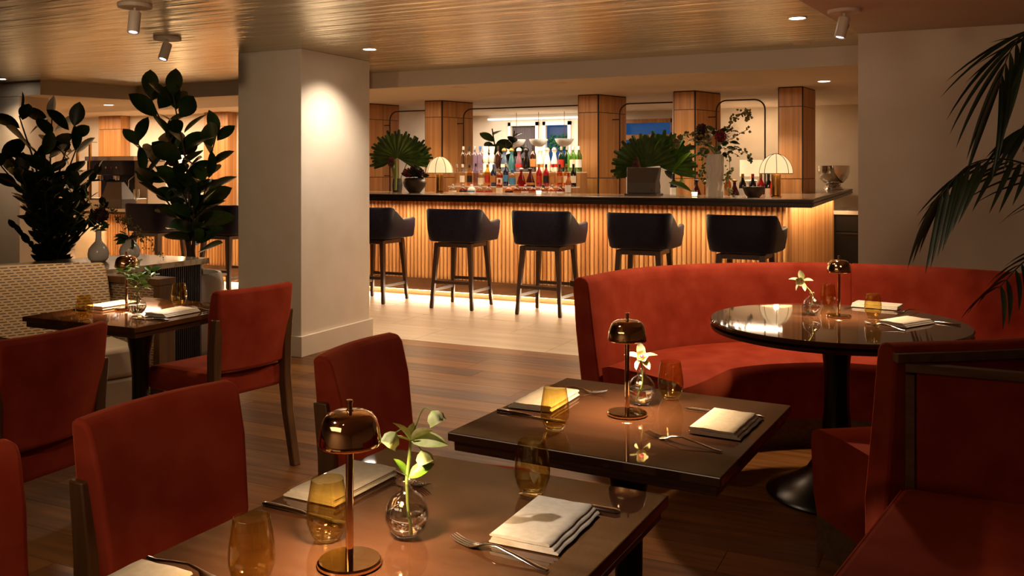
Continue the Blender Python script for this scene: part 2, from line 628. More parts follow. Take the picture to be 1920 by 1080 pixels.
# ceilings
gold = [(-0.546, 7.08), (-8.05, 7.20), (-8.35, 6.25), (-13, 6.25), (-13, -3), (-1.76, -3), (-0.728, 5.07), (-0.546, 6.5)]
struct(MB().prism(gold, GZ, GZ + 0.08).obj('ceiling', 'gold_leaf', smooth=0))
white = [(-0.546, 6.5), (-0.728, 5.07), (-1.76, -3), (3.2, -3), (3.2, 6.5)]
struct(MB().prism(white, GZ, GZ + 0.08).obj('ceiling', 'ceiling_white', smooth=0))
# dropped soffit over the stools
sof = [(-0.546, 7.08), (-8.05, 7.20), (-8.35, 6.25), (-14.5, 6.25), (-14.5, 8.45), (-0.546, 8.45)]
struct(MB().prism(sof, LZ, GZ + 0.08).obj('ceiling', 'soffit', smooth=0))
struct(MB().box(-14.5, -0.546, 8.45, 13.7, BZ, BZ + 0.07).obj('ceiling', 'ceiling_white', smooth=0))
# dark shadow gap line in the bar ceiling
struct(MB().box(-14.0, -1.3, 9.30, 9.315, BZ - 0.006, BZ + 0.002).obj('trim_1', 'dark_reveal', smooth=0))
# walls
struct(MB().box(-0.546, 3.2, 6.5, 13.7, 0, BZ + 0.1).obj('wall_right', 'plaster', smooth=0))
struct(MB().box(3.2, 3.35, -3, 6.6, 0, GZ + 0.1).obj('wall_side', 'plaster', smooth=0))
struct(MB().box(-13.15, -13.0, -3, 6.25, 0, GZ + 0.1).obj('wall_left', 'plaster', smooth=0))
struct(MB().box(-13.15, 3.35, -3.15, -3.0, 0, GZ + 0.1).obj('wall_rear', 'plaster', smooth=0))
struct(MB().box(-12.9, -8.68, 6.26, 6.60, 0, LZ).obj('wall_pier', 'plaster', smooth=0))
struct(MB().box(-14.65, -14.5, 6.25, 13.7, 0, BZ + 0.1).obj('wall_far_left', 'plaster', smooth=0))
struct(MB().box(-14.5, -7.30, 11.15, 11.30, 0, BZ).obj('wall_coffee', 'column_paint', smooth=0))
# back wall of the rear room with three openings for its windows
bw = MB()
WIN = [(-6.60, -6.05), (-5.97, -5.48), (-4.62, -3.78)]
bw.box(-7.35, -0.5, 13.6, 13.75, 0, 0.95)
bw.box(-7.35, -0.5, 13.6, 13.75, 2.20, BZ)
xs = [-7.35] + [q for w in WIN for q in w] + [-0.5]
for i in range(0, len(xs), 2):
    bw.box(xs[i], xs[i + 1], 13.6, 13.75, 0.95, 2.20)
struct(bw.obj('wall_back', 'column_paint', smooth=0))
struct(MB().box(-7.42, -7.30, 10.95, 13.75, 0, BZ).obj('wall_rear_left', 'plaster', smooth=0))
for i, (a, b) in enumerate(WIN):
    f = MB()
    for q in ((a, a + 0.05, 0.95, 2.20), (b - 0.05, b, 0.95, 2.20), (a, b, 0.95, 1.0), (a, b, 2.14, 2.20), *(((a, b, 1.88, 1.96),) if i == 2 else ())):
        f.box(q[0], q[1], 13.55, 13.62, q[2], q[3])
    w = struct(f.obj('window_%d' % (i + 1), 'lamp_white' if i < 2 else 'oak_panel', smooth=0))
    MB().box(a + 0.05, b - 0.05, 13.66, 13.67, 1.0, 2.14).obj('pane', 'dusk_sky', w, smooth=0)
    if i < 2:
        cv = MB()
        n = 14
        x0, x1 = (a + 0.05, b - 0.05) if i == 0 else (a + 0.05, b - 0.05)
        z0, z1 = (1.0, 2.14) if i == 0 else (1.0, 1.72)
        rows = []
        for k in range(n * 2 + 1):
            x = x0 + (x1 - x0) * k / (2 * n)
            yy = 13.63 + (0.018 if k % 2 else -0.006)
            rows.append([(x, yy, z0), (x, yy, z1)])
        cv.loft(rows, closed=False, caps=False)
        cv.obj('curtain', 'curtain_grey' if i == 0 else 'curtain_blue', w, smooth=80)
    if i == 1:
        h = MB()
        for k in range(60):
            x = rnd.uniform(a + 0.07, b - 0.07)
            z = rnd.uniform(1.74, 1.98)
            h.lathe([(0, -0.03), (0.03, 0), (0, 0.03)], 5, mloc(x, 13.645, z, sc=rnd.uniform(0.7, 1.4)))
        o = h.obj('hedge', 'hedge_green', w)
        o['kind'] = 'stuff'
struct(MB().box(-4.66, -3.74, 13.50, 13.56, 0.0, 1.62).obj('trim_3', 'column_paint', smooth=0))
# lit cove above the windows
struct(MB().box(-6.95, -5.30, 13.50, 13.58, 2.24, 2.27).obj('trim_2', 'cove_glow', smooth=0))
# column with its base board
COLX0, COLX1, COLY0, COLY1 = -5.0, -4.385, 5.455, 6.35
struct(MB().box(COLX0, COLX1, COLY0, COLY1, 0, GZ).obj('wall_column', 'column_paint', smooth=0, bevel=0.004))
struct(MB().box(COLX0 - 0.022, COLX1 + 0.022, COLY0 - 0.022, COLY1 + 0.022, 0.0, 0.155).obj('baseboard_column', 'column_paint', smooth=0, bevel=0.003))
struct(MB().box(-0.546, 3.2, 6.478, 6.5, 0.0, 0.155).obj('baseboard_right', 'column_paint', smooth=0, bevel=0.003))

# ------------------------------------------------------------------ ceiling fittings
def downlight(x, y, z, r, label, lit=True):
    t = thing('recessed_downlight', (x, y, z), label, 'ceiling light', 'recessed ceiling lights')
    MB().lathe([(r * 0.8, -0.001), (r, -0.005), (r * 1.04, -0.002), (r * 1.04, 0.0)], 20).obj('trim_ring', 'fixture_white', t)
    MB().lathe([(0, -0.0035), (r * 0.8, -0.0035), (r * 0.8, -0.001), (0, -0.001)], 20).obj('lens', 'downlight_glow' if lit else 'soffit', t)


downlight(-3.946, 5.714, GZ, 0.055, 'lit recessed ceiling light beside the top of the pale square column')
downlight(-0.82, 5.665, GZ, 0.055, 'lit recessed light in the gold ceiling next to the white spotlight at right')
downlight(-0.95, 6.80, GZ, 0.06, 'unlit recessed ring in the gold ceiling near the right wall', False)
downlight(-8.56, 5.95, GZ, 0.07, 'lit recessed light at the far left edge of the gold ceiling')
downlight(-0.969, 8.237, LZ, 0.06, 'lit recessed light in the dropped ceiling above the silver bowl')
for (x, y, l) in [(-4.11, 7.395, 'faint unlit recessed ring in the dropped ceiling right of the column'),
                  (-3.109, 7.419, 'faint unlit recessed ring in the dropped ceiling above the middle stools'),
                  (-3.892, 8.211, 'unlit recessed ring at the rear of the dropped ceiling above the bottles')]:
    downlight(x, y, LZ, 0.07, l, False)
downlight(-8.9, 7.55, LZ, 0.06, 'lit recessed light in the dropped ceiling above the tall left plant')
for i, (px, yy) in enumerate([(-6.35, 9.35), (-4.96, 9.4), (-4.67, 9.15), (-4.35, 9.4), (-4.03, 9.15), (-3.75, 9.4), (-2.92, 9.6), (-2.70, 9.35), (-1.83, 9.5), (-1.66, 9.2)]):
    downlight(px, yy, BZ, 0.03, 'tiny lit recessed spot in the bar ceiling, %s from the left' % ORD[i])
    if i in (0, 1, 3, 5, 6, 8):
        spot('bar_spot', (px, yy, BZ - 0.02), (px, yy + 0.7, 1.0), 5, 80, 0.8, SOFT, 0.03)
downlight(-11.5, 9.9, BZ, 0.04, 'tiny lit recessed spot above the coffee bar wood pillar')
downlight(-9.1, 9.3, BZ, 0.04, 'tiny lit recessed spot seen beside the tall rubber plant')


def track_spot(x, y, label, aim, s=1.0):
    t = thing('ceiling_spotlight', (x, y, GZ), label, 'spotlight', 'adjustable ceiling spotlights')
    MB().lathe([(0, -0.018), (0.088, -0.018), (0.092, -0.012), (0.092, 0), (0, 0)], 28).obj('canopy', 'fixture_white', t)
    d = Vector(aim) - Vector((x, y, GZ))
    d.normalize()
    MB().tube([(0, 0, -0.015), (0, 0, -0.06)], 0.008, 8).obj('stem', 'fixture_white', t)
    q = d.to_track_quat('-Z', 'Y').to_matrix().to_4x4()
    M = Matrix.Translation((0, 0, -0.045)) @ q
    bd = MB().lathe([(0.022, -0.115), (0.030, -0.118), (0.032, -0.11), (0.032, 0.0), (0.028, 0.004), (0, 0.004)], 20, M).obj('barrel', 'fixture_white', t)
    MB().lathe([(0, -0.111), (0.024, -0.111), (0.024, -0.106), (0, -0.106)], 16, M).obj('lens', 'spot_lens', t)
    MB().box(-0.006, 0.006, -0.036, -0.030, -0.055, -0.028, M).obj('hinge_slot', 'dark_reveal', t)


track_spot(-4.06, 3.62, 'pale cylinder spotlight hanging from the gold ceiling at the top left', (-3.9, 3.3, 0.7))
track_spot(-4.87, 4.62, 'smaller looking pale spotlight hanging above the tall rubber plant', (-4.9, 3.9, 0.4))
track_spot(-0.537, 5.508, 'pale tilted spotlight on the white ceiling at the upper right', (-0.85, 5.3, 0.8))

# ------------------------------------------------------------------ BAR
CZ = 1.148
bar = thing('bar_counter', (0, 0, 0), 'long oak fluted bar with stone top and dark moulded edge behind the stools', 'bar')
BX0 = -6.45
top = [(BX0, 8.31), (-1.09, 8.31), (-1.24, 13.55), (-1.88, 13.55), (-1.88, 11.0), (-1.365, 11.0), (-1.365, 10.33), (-1.80, 10.33), (-1.80, 9.35), (BX0, 9.35)]
MB().prism(top, CZ - 0.03, CZ).obj('counter_top', 'counter_stone', bar, smooth=0, bevel=0.004)
# moulded edge: three stacked strips along front and right side
e = MB()
for (dy, z0, z1) in ((0.030, CZ - 0.022, CZ - 0.004), (0.018, CZ - 0.034, CZ - 0.022), (0.030, CZ - 0.062, CZ - 0.034), (0.012, CZ - 0.075, CZ - 0.062)):
    p = [(BX0, 8.31 - dy), (-1.09 + dy, 8.31 - dy), (-1.24 + dy, 13.55), (-1.27, 13.55), (-1.13, 8.35), (BX0, 8.35)]
    e.prism(p, z0, z1)
e.obj('edge_moulding', 'bronze_edge', bar, smooth=0, bevel=0.002)
bd_ = MB().box(-0.0045, 0.0045, -0.004, 0.004, -0.009, 0.009).mesh('dentil', 'bronze_edge', smooth=0)
for i in range(176):
    link('dentil', bd_, bar, Matrix.Translation((-1.075 - i * 0.026, 8.277, CZ - 0.048)))
MB().prism([(BX0, 8.40), (-1.17, 8.40), (-1.30, 13.5), (-1.40, 13.5), (-1.34, 8.74), (BX0, 8.74)], CZ - 0.045, CZ - 0.031).obj('counter_underside', 'oak_panel', bar, smooth=0)
FY = 8.74
MB().prism([(BX0, FY), (-1.345, FY), (-1.345, 12.33), (-1.40, 12.33), (-1.40, FY + 0.05), (BX0, FY + 0.05)], 0.06, CZ - 0.046).obj('front_panel', 'oak_panel', bar, smooth=0)


def slat_mesh(h, r=0.0205):
    b = MB()
    ring = lambda z: [(r * math.cos(PI * k / 7), -0.024 * math.sin(PI * k / 7), z) for k in range(8)]
    b.loft([ring(0), ring(h)])
    return b.mesh('slat', 'oak_slat', smooth=50)


sm = slat_mesh(CZ - 0.046 - 0.20)
n = int((-1.345 - BX0) / 0.048)
for i in range(n):
    link('slat', sm, bar, Matrix.Translation((-1.372 - i * 0.048, FY + 0.001, 0.20)))
for i in range(74):
    link('slat', sm, bar, mloc(-1.346, FY + 0.03 + i * 0.048, 0.20, rz=PI / 2))
MB().prism([(BX0, FY - 0.035), (-1.31, FY - 0.035), (-1.31, 12.33), (-1.345, 12.33), (-1.345, FY), (BX0, FY)], 0.065, 0.20).obj('kick_panel', 'kick_wood', bar, smooth=0, bevel=0.002)
MB().prism([(BX0, FY + 0.06), (-1.42, FY + 0.06), (-1.42, 12.3), (-1.46, 12.3), (-1.46, FY + 0.1), (BX0, FY + 0.1)], 0.0, 0.065).obj('plinth', 'floor_tile', bar, smooth=0)
MB().box(BX0, -1.40, FY - 0.004, FY + 0.004, 0.058, 0.065).obj('light_strip', 'strip_glow', bar, smooth=0)

# low marble counter with a dark fridge beyond the end of the bar
fr = thing('bar_fridge', (-0.96, 12.62, 0), 'black under-counter fridge with bronze handle beyond the bar end', 'fridge')
MB().box(-0.37, 0.41, -0.28, 0.3, 0.0, 0.835).obj('body', 'black_lacquer', fr, smooth=0, bevel=0.005)
d_ = MB().box(-0.35, 0.40, -0.30, -0.28, 0.10, 0.60).obj('door', 'black_lacquer', fr, smooth=0, bevel=0.004)
MB().box(-0.35, 0.40, -0.30, -0.28, 0.62, 0.82).obj('drawer', 'black_lacquer', fr, smooth=0, bevel=0.004)
MB().box(-0.28, 0.38, -0.335, -0.315, 0.58, 0.60).obj('handle', 'bronze_tube', d_, smooth=0, bevel=0.003)
tag(MB().box(-1.335, -0.55, 12.25, 13.55, 0.838, 0.888).obj('marble_worktop', 'white_marble', smooth=0, bevel=0.004), 'white marble worktop on top of the black fridge', 'worktop')

# the coffee bar left of the column
cof = thing('coffee_bar', (0, 0, 0), 'oak fluted coffee bar with veined marble top seen left of the column', 'bar')
CB = 0.912
MB().box(-10.45, BX0 - 0.02, 8.29, 9.15, CB - 0.04, CB).obj('counter_top', 'white_marble', cof, smooth=0, bevel=0.006)
MB().box(-10.43, BX0 - 0.02, 8.315, 8.6, CB - 0.075, CB - 0.041).obj('edge_moulding', 'kick_wood', cof, smooth=0, bevel=0.003)
MB().box(-10.30, BX0 - 0.02, FY, FY + 0.05, 0.06, CB - 0.075).obj('front_panel', 'oak_panel', cof, smooth=0)
sm2 = slat_mesh(CB - 0.075 - 0.20)
for i in range(80):
    link('slat', sm2, cof, Matrix.Translation((-6.53 - i * 0.048, FY + 0.001, 0.20)))
MB().box(-10.30, BX0 - 0.02, FY - 0.035, FY, 0.065, 0.20).obj('kick_panel', 'kick_wood', cof, smooth=0)
MB().box(-10.25, BX0 - 0.02, FY + 0.06, FY + 0.1, 0.0, 0.065).obj('plinth', 'floor_tile', cof, smooth=0)
MB().box(-10.9, -10.32, FY - 0.05, FY + 0.4, 0.0, CB - 0.05).obj('end_wall', 'column_paint', cof, smooth=0)

# ------------------------------------------------------------------ back bar
bb = thing('back_bar', (0, 0, 0), 'stepped back bar with lit ledges carrying the bottles between the wood pillars', 'cabinet')
MB().box(-7.1, -1.5, 10.23, 10.37, 0.0, 0.93).obj('cabinet', 'oak_panel', bb, smooth=0)
for (y0, y1, z) in ((9.62, 9.80, 1.10), (9.80, 9.98, 1.21), (9.98, 10.22, 1.385)):
    s1 = MB().box(-5.60, -3.915, y0, y1, 0.0, z - 0.012).obj('riser', 'oak_panel', bb, smooth=0)
    MB().box(-5.60, -3.915, y0, y1, z - 0.012, z).obj('ledge', 'white_marble', s1, smooth=0)
s1 = MB().box(-3.2, -1.55, 9.62, 10.1, 0.0, 1.058).obj('riser', 'ceramic_white', bb, smooth=0)
MB().box(-3.2, -1.55, 9.62, 10.1, 1.058, 1.07).obj('ledge', 'white_marble', s1, smooth=0)

PIL = [(-7.46, -7.21, 'wood panelled pillar half hidden behind the pale column'), (-6.29, -6.02, 'wood pillar behind the left dome lamp on the bar'),
       (-4.10, -3.83, 'wood pillar behind the grey order screen on the bar'), (-2.90, -2.64, 'wood pillar behind the flowers in the white ribbed vase'),
       (-1.71, -1.44, 'wood pillar at the right end behind the right dome lamp')]
for i, (a, b, lab) in enumerate(PIL):
    t = thing('wood_pillar', ((a + b) / 2, 10.38, 0), lab, 'pillar', 'wood pillars behind the bar')
    w = (b - a) / 2
    sl = 0.17 if i < 4 else 0.06
    ys = (0.0, 0.27, 0.55)
    seams = (0.0, 1.31, 2.11, BZ)
    core = [(-w - sl + 0.006, 0.55), (-w + 0.004, 0.004), (w - 0.004, 0.004), (w + sl - 0.006, 0.55)]
    MB().prism(core, 0, BZ).obj('core', 'dark_reveal', t, smooth=0)
    for k in range(3):
        z0, z1 = seams[k] + (0.004 if k else 0.0), seams[k + 1] - (0.004 if k < 2 else 0.012)
        MB().box(-w + 0.012, w - 0.014, 0.0, 0.012, z0, z1).obj('panel', 'oak_panel', t, smooth=0)
        for s in (-1, 1):
            for j in range(2):
                ya, yb = ys[j] + (0.022 if j == 0 else 0.003), ys[j + 1] - 0.004
                xa, xb = s * (w + sl * ya / 0.55), s * (w + sl * yb / 0.55)
                MB().prism([(xa, ya), (xb, yb), (xb - s * 0.012, yb), (xa - s * 0.012, ya)], z0, z1).obj('panel', 'oak_panel', t, smooth=0)
# bronze rail frames bridging the pillar gaps
for i in range(4):
    xl = PIL[i][1] + 0.17 * 0.5 + 0.10
    xr = PIL[i + 1][0] - 0.17 * 0.5 - 0.10
    if i == 0:
        xl = -7.0
    t = thing('bronze_rail', (0, 0, 0), 'thin bronze rounded rail frame spanning the %s gap between wood pillars' % ORD[i], 'rail', 'bronze rails between the pillars')
    yy, zt, zb = 10.63, 2.22, 1.22
    pts = [(xl, yy, zb - 0.2), (xl, yy, zt - 0.12)]
    for k in range(1, 6):
        a = PI / 2 * k / 6
        pts.append((xl + 0.12 * (1 - math.cos(a)), yy, zt - 0.12 + 0.12 * math.sin(a)))
    pts.append((xl + 0.12, yy, zt))
    if i < 3:
        pts.append((PIL[i + 1][0] - 0.075, yy, zt))
    else:
        pts.append((xr - 0.12, yy, zt))
        for k in range(1, 6):
            a = PI / 2 * k / 6
            pts.append((xr - 0.12 + 0.12 * math.sin(a), yy, zt - 0.12 * (1 - math.cos(a))))
        pts += [(xr, yy, zt - 0.12), (xr, yy, zb - 0.2)]
    MB().tube(pts, 0.009, 8).obj('rail', 'bronze_tube', t)
    for z in (2.03, 1.33):
        MB().tube([(xl, yy, z), (xl - 0.095, yy, z)], 0.007, 6).obj('standoff', 'bronze_tube', t)
# far pillars of the coffee bar wall
for (a, b, lab) in ((-13.15, -12.62, 'wood pillar on the cream wall above the espresso machine'), (-10.75, -10.25, 'wood pillar glimpsed behind the tall rubber plant')):
    t = thing('wood_pillar', ((a + b) / 2, 10.95, 0), lab, 'pillar', 'wood pillars of the coffee bar')
    w = (b - a) / 2
    MB().box(-w + 0.004, w - 0.004, 0.012, 0.195, 0, BZ).obj('core', 'dark_reveal', t, smooth=0)
    for z0, z1 in ((0, 2.10), (2.108, BZ - 0.006)):
        MB().box(-w, w, 0.0, 0.19, z0, z1).obj('panel', 'oak_panel', t, smooth=0)
tag(MB().box(-11.42, -11.40, 11.12, 11.148, 1.3, 2.0).obj('wall_light', 'strip_glow', smooth=0), 'thin vertical lit slot on the cream wall behind the coffee bar', 'wall light')

# ------------------------------------------------------------------ bar stools
def make_stool():
    t = thing('bar_stool', (0, 0, 0), 'x', 'bar stool', 'bar stools at the long bar')
    for sx in (-1, 1):
        for sy in (-1, 1):
            topx, topy, fx, fy = sx * 0.185, sy * 0.185, sx * 0.228, sy * 0.232
            b = MB()
            rings = []
            for (z, x, y_, h) in ((0.0, fx, fy, 0.013), (0.012, fx, fy, 0.016), (0.34, (fx + topx) / 2, (fy + topy) / 2, 0.02), (0.665, topx, topy, 0.025)):
                rings.append([(x + a * h, y_ + c * h, z) for a, c in ((-1, -1), (1, -1), (1, 1), (-1, 1))])
            b.loft(rings)
            b.obj('leg', 'stool_wood', t, smooth=30, bevel=0.003)
    fr_ = MB()
    fr_.box(-0.205, 0.205, -0.205, -0.165, 0.625, 0.668)
    fr_.box(-0.205, 0.205, 0.165, 0.205, 0.625, 0.668)
    fr_.box(-0.205, -0.165, -0.165, 0.165, 0.625, 0.668)
    fr_.box(0.165, 0.205, -0.165, 0.165, 0.625, 0.668)
    fr_.obj('seat_frame', 'stool_wood', t, smooth=0, bevel=0.003)
    for (x0, x1, y0, y1, z) in ((-0.212, 0.212, -0.228, -0.204, 0.27), (-0.212, 0.212, 0.204, 0.228, 0.27), (-0.226, -0.204, -0.21, 0.21, 0.185), (0.204, 0.226, -0.21, 0.21, 0.185)):
        MB().box(x0, x1, y0, y1, z - 0.016, z + 0.016).obj('stretcher', 'stool_wood', t, smooth=0, bevel=0.002)
    MB().lathe([(0, 0.668), (0.15, 0.668), (0.15, 0.684), (0, 0.684)], 24).obj('swivel_plate', 'black_metal', t)
    # upholstered tub: a U-shaped wall, high at the back, low at the arms
    path = [(-0.285, 0.27, 0.0)]
    path += [(-0.290, 0.16, 0), (-0.290, 0.03, 0), (-0.285, -0.08, 0)]
    for k in range(0, 7):
        a = PI + PI / 2 * k / 6
        path.append((-0.165 + 0.115 * math.cos(a), -0.145 + 0.115 * math.sin(a), 0))
    path += [(-0.08, -0.266, 0), (0, -0.268, 0)]
    path = path + [(-p[0], p[1], 0) for p in path[-2::-1]]
    P = [Vector(p) for p in path]
    rings = []
    for i, p in enumerate(P):
        t_ = (P[min(i + 1, len(P) - 1)] - P[max(i - 1, 0)]).normalized()
        nrm = Vector((t_.y, -t_.x, 0))
        if nrm.dot(Vector((p.x, p.y + 0.05, 0))) < 0:
            nrm = -nrm
        yy = p.y
        u = min(1, max(0, (0.06 - yy) / 0.24))
        u = u * u * (3 - 2 * u)
        zt = 0.885 + 0.13 * u + (0.012 * (yy - 0.06) / 0.2 if yy > 0.06 else 0)
        th = 0.028
        ring = []
        for (dn, z) in ((-th, 0.69), (-th, 0.80), (-th * 0.95, zt - 0.02), (-th * 0.5, zt - 0.003), (0.0, zt), (th * 0.5, zt - 0.003), (th * 0.95, zt - 0.02), (th, 0.80), (th * 0.6, 0.70), (th * 0.1, 0.68)):
            lean = (z - 0.85) * 0.07
            q = p + nrm * (dn + lean)
            ring.append((q.x, q.y, z))
        rings.append(ring)
    MB().loft(rings).obj('tub_back', 'navy_leather', t, smooth=50, bevel=0.008, seg=2)
    MB().prism([(-0.25, 0.26), (0.25, 0.26), (0.25, -0.15), (0.17, -0.235), (-0.17, -0.235), (-0.25, -0.15)], 0.682, 0.765).obj('seat', 'navy_leather', t, smooth=30, bevel=0.02, seg=3)
    return t


st = make_stool()
slab = ['dark navy bar stool partly hidden by the pale column', 'dark navy bar stool, first one fully in view right of the column', 'dark navy bar stool at the middle of the bar with legs in full view',
        'dark navy bar stool behind the left part of the red booth', 'dark navy bar stool nearest the right end of the bar']
for i, x in enumerate((-5.56, -4.52, -3.55, -2.57, -1.63)):
    o = st if i == 0 else copy_tree(st)
    place(o, (x, 8.20, 0), R((0, 2, -1, 1, -2)[i]), slab[i])
for x, l in ((-8.55, 'shadowed navy bar stool at the coffee bar behind the rubber plant'), (-7.45, 'navy bar stool at the coffee bar cut off by the left edge of the column')):
    place(copy_tree(st), (x, 7.97, 0), 0, l, 'bar stools at the coffee bar')

# ------------------------------------------------------------------ dining chairs
def make_chair():
    """faces +x; the back is at local x = -0.25"""
    t = thing('dining_chair', (0, 0, 0), 'x', 'chair', 'red velvet dining chairs')
    HW = 0.215
    b = MB()                                   # velvet back, bowed around the sitter
    rings = []
    N = 12
    for i in range(N + 1):
        u = -1 + 2 * i / N
        yb = u
        cur = 0.035 * (u * u - 0.35)
        ring = []
        for (dx, z, wsc) in ((0.035, 0.49, 0.90), (0.048, 0.56, 0.92), (0.040, 0.74, 0.97), (0.022, 0.84, 1.0), (0.008, 0.862, 1.0), (-0.020, 0.866, 1.0), (-0.042, 0.858, 1.0), (-0.046, 0.73, 0.97), (-0.030, 0.56, 0.92), (-0.028, 0.49, 0.90)):
            ring.append((-0.235 + dx + cur - (z - 0.49) * 0.09, yb * HW * wsc, z))
        rings.append(ring)
    b.loft(rings)
    bk_ = b.obj('backrest', 'velvet', t, smooth=40, bevel=0.012, seg=3)
    s_ = MB()
    s_.prism([(-0.225, -0.20), (0.235, -0.228), (0.235, 0.228), (-0.225, 0.20)], 0.365, 0.475)
    s_.obj('seat', 'velvet', t, smooth=40, bevel=0.022, seg=3)
    for s in (-1, 1):
        pr = [(-0.335, 0.0, 0.018), (-0.312, 0.08, 0.019), (-0.265, 0.24, 0.022), (-0.236, 0.42, 0.026), (-0.238, 0.58, 0.027), (-0.258, 0.735, 0.022)]
        rings = []
        for (x, z, h) in pr:
            yy = s * (0.203 if z > 0.3 else 0.203 - 0.02 * (0.3 - z) / 0.3)
            rings.append([(x - h, yy - 0.020, z), (x + h, yy - 0.020, z), (x + h, yy + 0.020, z), (x - h, yy + 0.020, z)])
        MB().loft(rings).obj('back_post', 'chair_wood', t, smooth=50, bevel=0.004)
        rings = []
        for (z, h) in ((0, 0.013), (0.2, 0.018), (0.37, 0.023)):
            rings.append([(0.20 + a * h, s * 0.195 + c * h, z) for a, c in ((-1, -1), (1, -1), (1, 1), (-1, 1))])
        MB().loft(rings).obj('front_leg', 'chair_wood', t, smooth=30, bevel=0.003)
    return t


ch = make_chair()
chairs = [(-1.69, 1.565, -4, 'red velvet dining chair nearest the camera, its padded front facing the near table', 1.0),
          (-1.66, 2.32, 4, 'red velvet dining chair behind the copper lamp, facing the middle table', 1.0),
          (-1.715, 0.985, -2, 'red velvet dining chair cut off by the bottom left edge', 1.0),
          (-2.885, 3.27, 171, 'orange red dining chair seen from behind with bare wooden legs beside the column', 1.0),
          (-2.69, 2.07, 182, 'shadowed red dining chair seen from behind at the left edge', 1.0)]
for i, (x, y, a, l, s) in enumerate(chairs):
    o = ch if i == 0 else copy_tree(ch)
    d = Vector((math.cos(R(a)), math.sin(R(a)), 0)) * 0.28
    place(o, (x + d.x, y + d.y, 0), R(a), l)

# ------------------------------------------------------------------ tables
def square_table(name, cx, cy, sx, sy, rz, mat, label, wood=False):
    t = thing(name, (cx, cy, 0), label, 'table', None, R(rz))
    MB().box(-sx / 2, sx / 2, -sy / 2, sy / 2, 0.728, 0.75).obj('table_top', mat, t, smooth=0, bevel=0.0025)
    e = MB()
    a, b = sx / 2 - 0.012, sy / 2 - 0.012
    MB().box(-a, a, -b, b, 0.703, 0.7275).obj('edge_band', 'table_edge', t, smooth=0, bevel=0.002)
    MB().lathe([(0.23, 0.0), (0.235, 0.006), (0.225, 0.016), (0.12, 0.03), (0.06, 0.07), (0.042, 0.16), (0.036, 0.32), (0.037, 0.46), (0.046, 0.56), (0.062, 0.64), (0.085, 0.69), (0.10, 0.7025)], 40).obj('pedestal', 'black_metal', t, smooth=60)
    return t


square_table('dining_table', -0.757, 2.28, 0.69, 0.68, -3.5, 'table_lacquer', 'square glossy brown table with orchid vase in the middle of the photo')
square_table('dining_table', -0.868, 1.175, 0.685, 1.22, -2.0, 'table_lacquer', 'long glossy brown table nearest the camera with copper lamp')
square_table('dining_table', -3.375, 3.04, 0.69, 0.69, 0.5, 'walnut_top', 'square walnut table in front of the patterned banquette at left')
square_table('dining_table', -3.38, 1.98, 0.69, 0.69, 0.5, 'walnut_top', 'dark table corner barely visible at the far left edge behind the shadowed chair')
rt = thing('round_table', (-0.435, 4.14, 0), 'large round glossy table on a black tulip base inside the red booth', 'table')
MB().lathe([(0, 0.722), (0.51, 0.722), (0.532, 0.732), (0.535, 0.744), (0.530, 0.75), (0, 0.75)], 96).obj('table_top', 'table_lacquer', rt, smooth=30)
MB().lathe([(0.505, 0.700), (0.529, 0.706), (0.534, 0.721), (0.50, 0.721), (0.0, 0.721), (0, 0.70), (0.505, 0.700)], 96).obj('edge_band', 'table_edge', rt, smooth=30)
MB().lathe([(0.29, 0.0), (0.295, 0.008), (0.285, 0.02), (0.22, 0.045), (0.13, 0.10), (0.085, 0.17), (0.062, 0.26), (0.052, 0.38), (0.05, 0.50), (0.058, 0.60), (0.075, 0.66), (0.10, 0.70)], 48).obj('pedestal', 'black_metal', rt, smooth=60)

# ------------------------------------------------------------------ red curved booth
booth = thing('curved_booth', (0, 0, 0), 'curved red velvet booth wrapped around the round table', 'booth')
curve = catmull([(-1.60, 4.18, 0), (-1.575, 4.27, 0), (-1.495, 4.68, 0), (-1.30, 4.99, 0), (-1.04, 5.22, 0), (-0.763, 5.375, 0), (-0.492, 5.445, 0), (-0.074, 5.45, 0), (0.347, 5.295, 0),
                 (0.64, 4.98, 0), (0.75, 4.55, 0), (0.68, 4.08, 0), (0.46, 3.64, 0), (0.17, 3.31, 0), (-0.20, 3.04, 0)], 6)


def offs(c, i):
    t = (c[min(i + 1, len(c) - 1)] - c[max(i - 1, 0)]).normalized()
    return Vector((-t.y, t.x, 0))


def sweep(sec, i0, i1, step=1):
    rings = []
    for i in range(i0, i1 + 1, step):
        nn = offs(curve, i)
        rings.append([tuple(curve[i] + nn * a + Vector((0, 0, z))) for a, z in sec])
    return rings


NB = len(curve) - 1
SPL = 36
back_sec = [(-0.075, 0.36), (-0.055, 0.48), (-0.03, 0.64), (-0.008, 0.80), (0.0, 0.845), (0.016, 0.867), (0.045, 0.873), (0.075, 0.868), (0.092, 0.852), (0.094, 0.82), (0.075, 0.6), (0.035, 0.30), (0.0, 0.10), (-0.07, 0.10)]
MB().loft(sweep(back_sec, 0, SPL)).obj('backrest', 'velvet', booth, smooth=50, bevel=0.008, seg=2)
MB().loft(sweep(back_sec, SPL, NB)).obj('backrest', 'velvet', booth, smooth=50, bevel=0.008, seg=2)
MB().loft(sweep([(0.080, 0.822), (0.112, 0.822), (0.112, 0.850), (0.080, 0.850)], 0, NB)).obj('top_trim', 'frame_wood', booth, smooth=50, bevel=0.002)
MB().loft(sweep([(-0.105, 0.13), (-0.105, 0.30), (-0.08, 0.44), (-0.12, 0.452), (-0.34, 0.455), (-0.52, 0.445), (-0.565, 0.425), (-0.575, 0.38), (-0.555, 0.20), (-0.53, 0.13)], 1, NB - 1)).obj('seat', 'velvet', booth, smooth=50, bevel=0.012, seg=2)
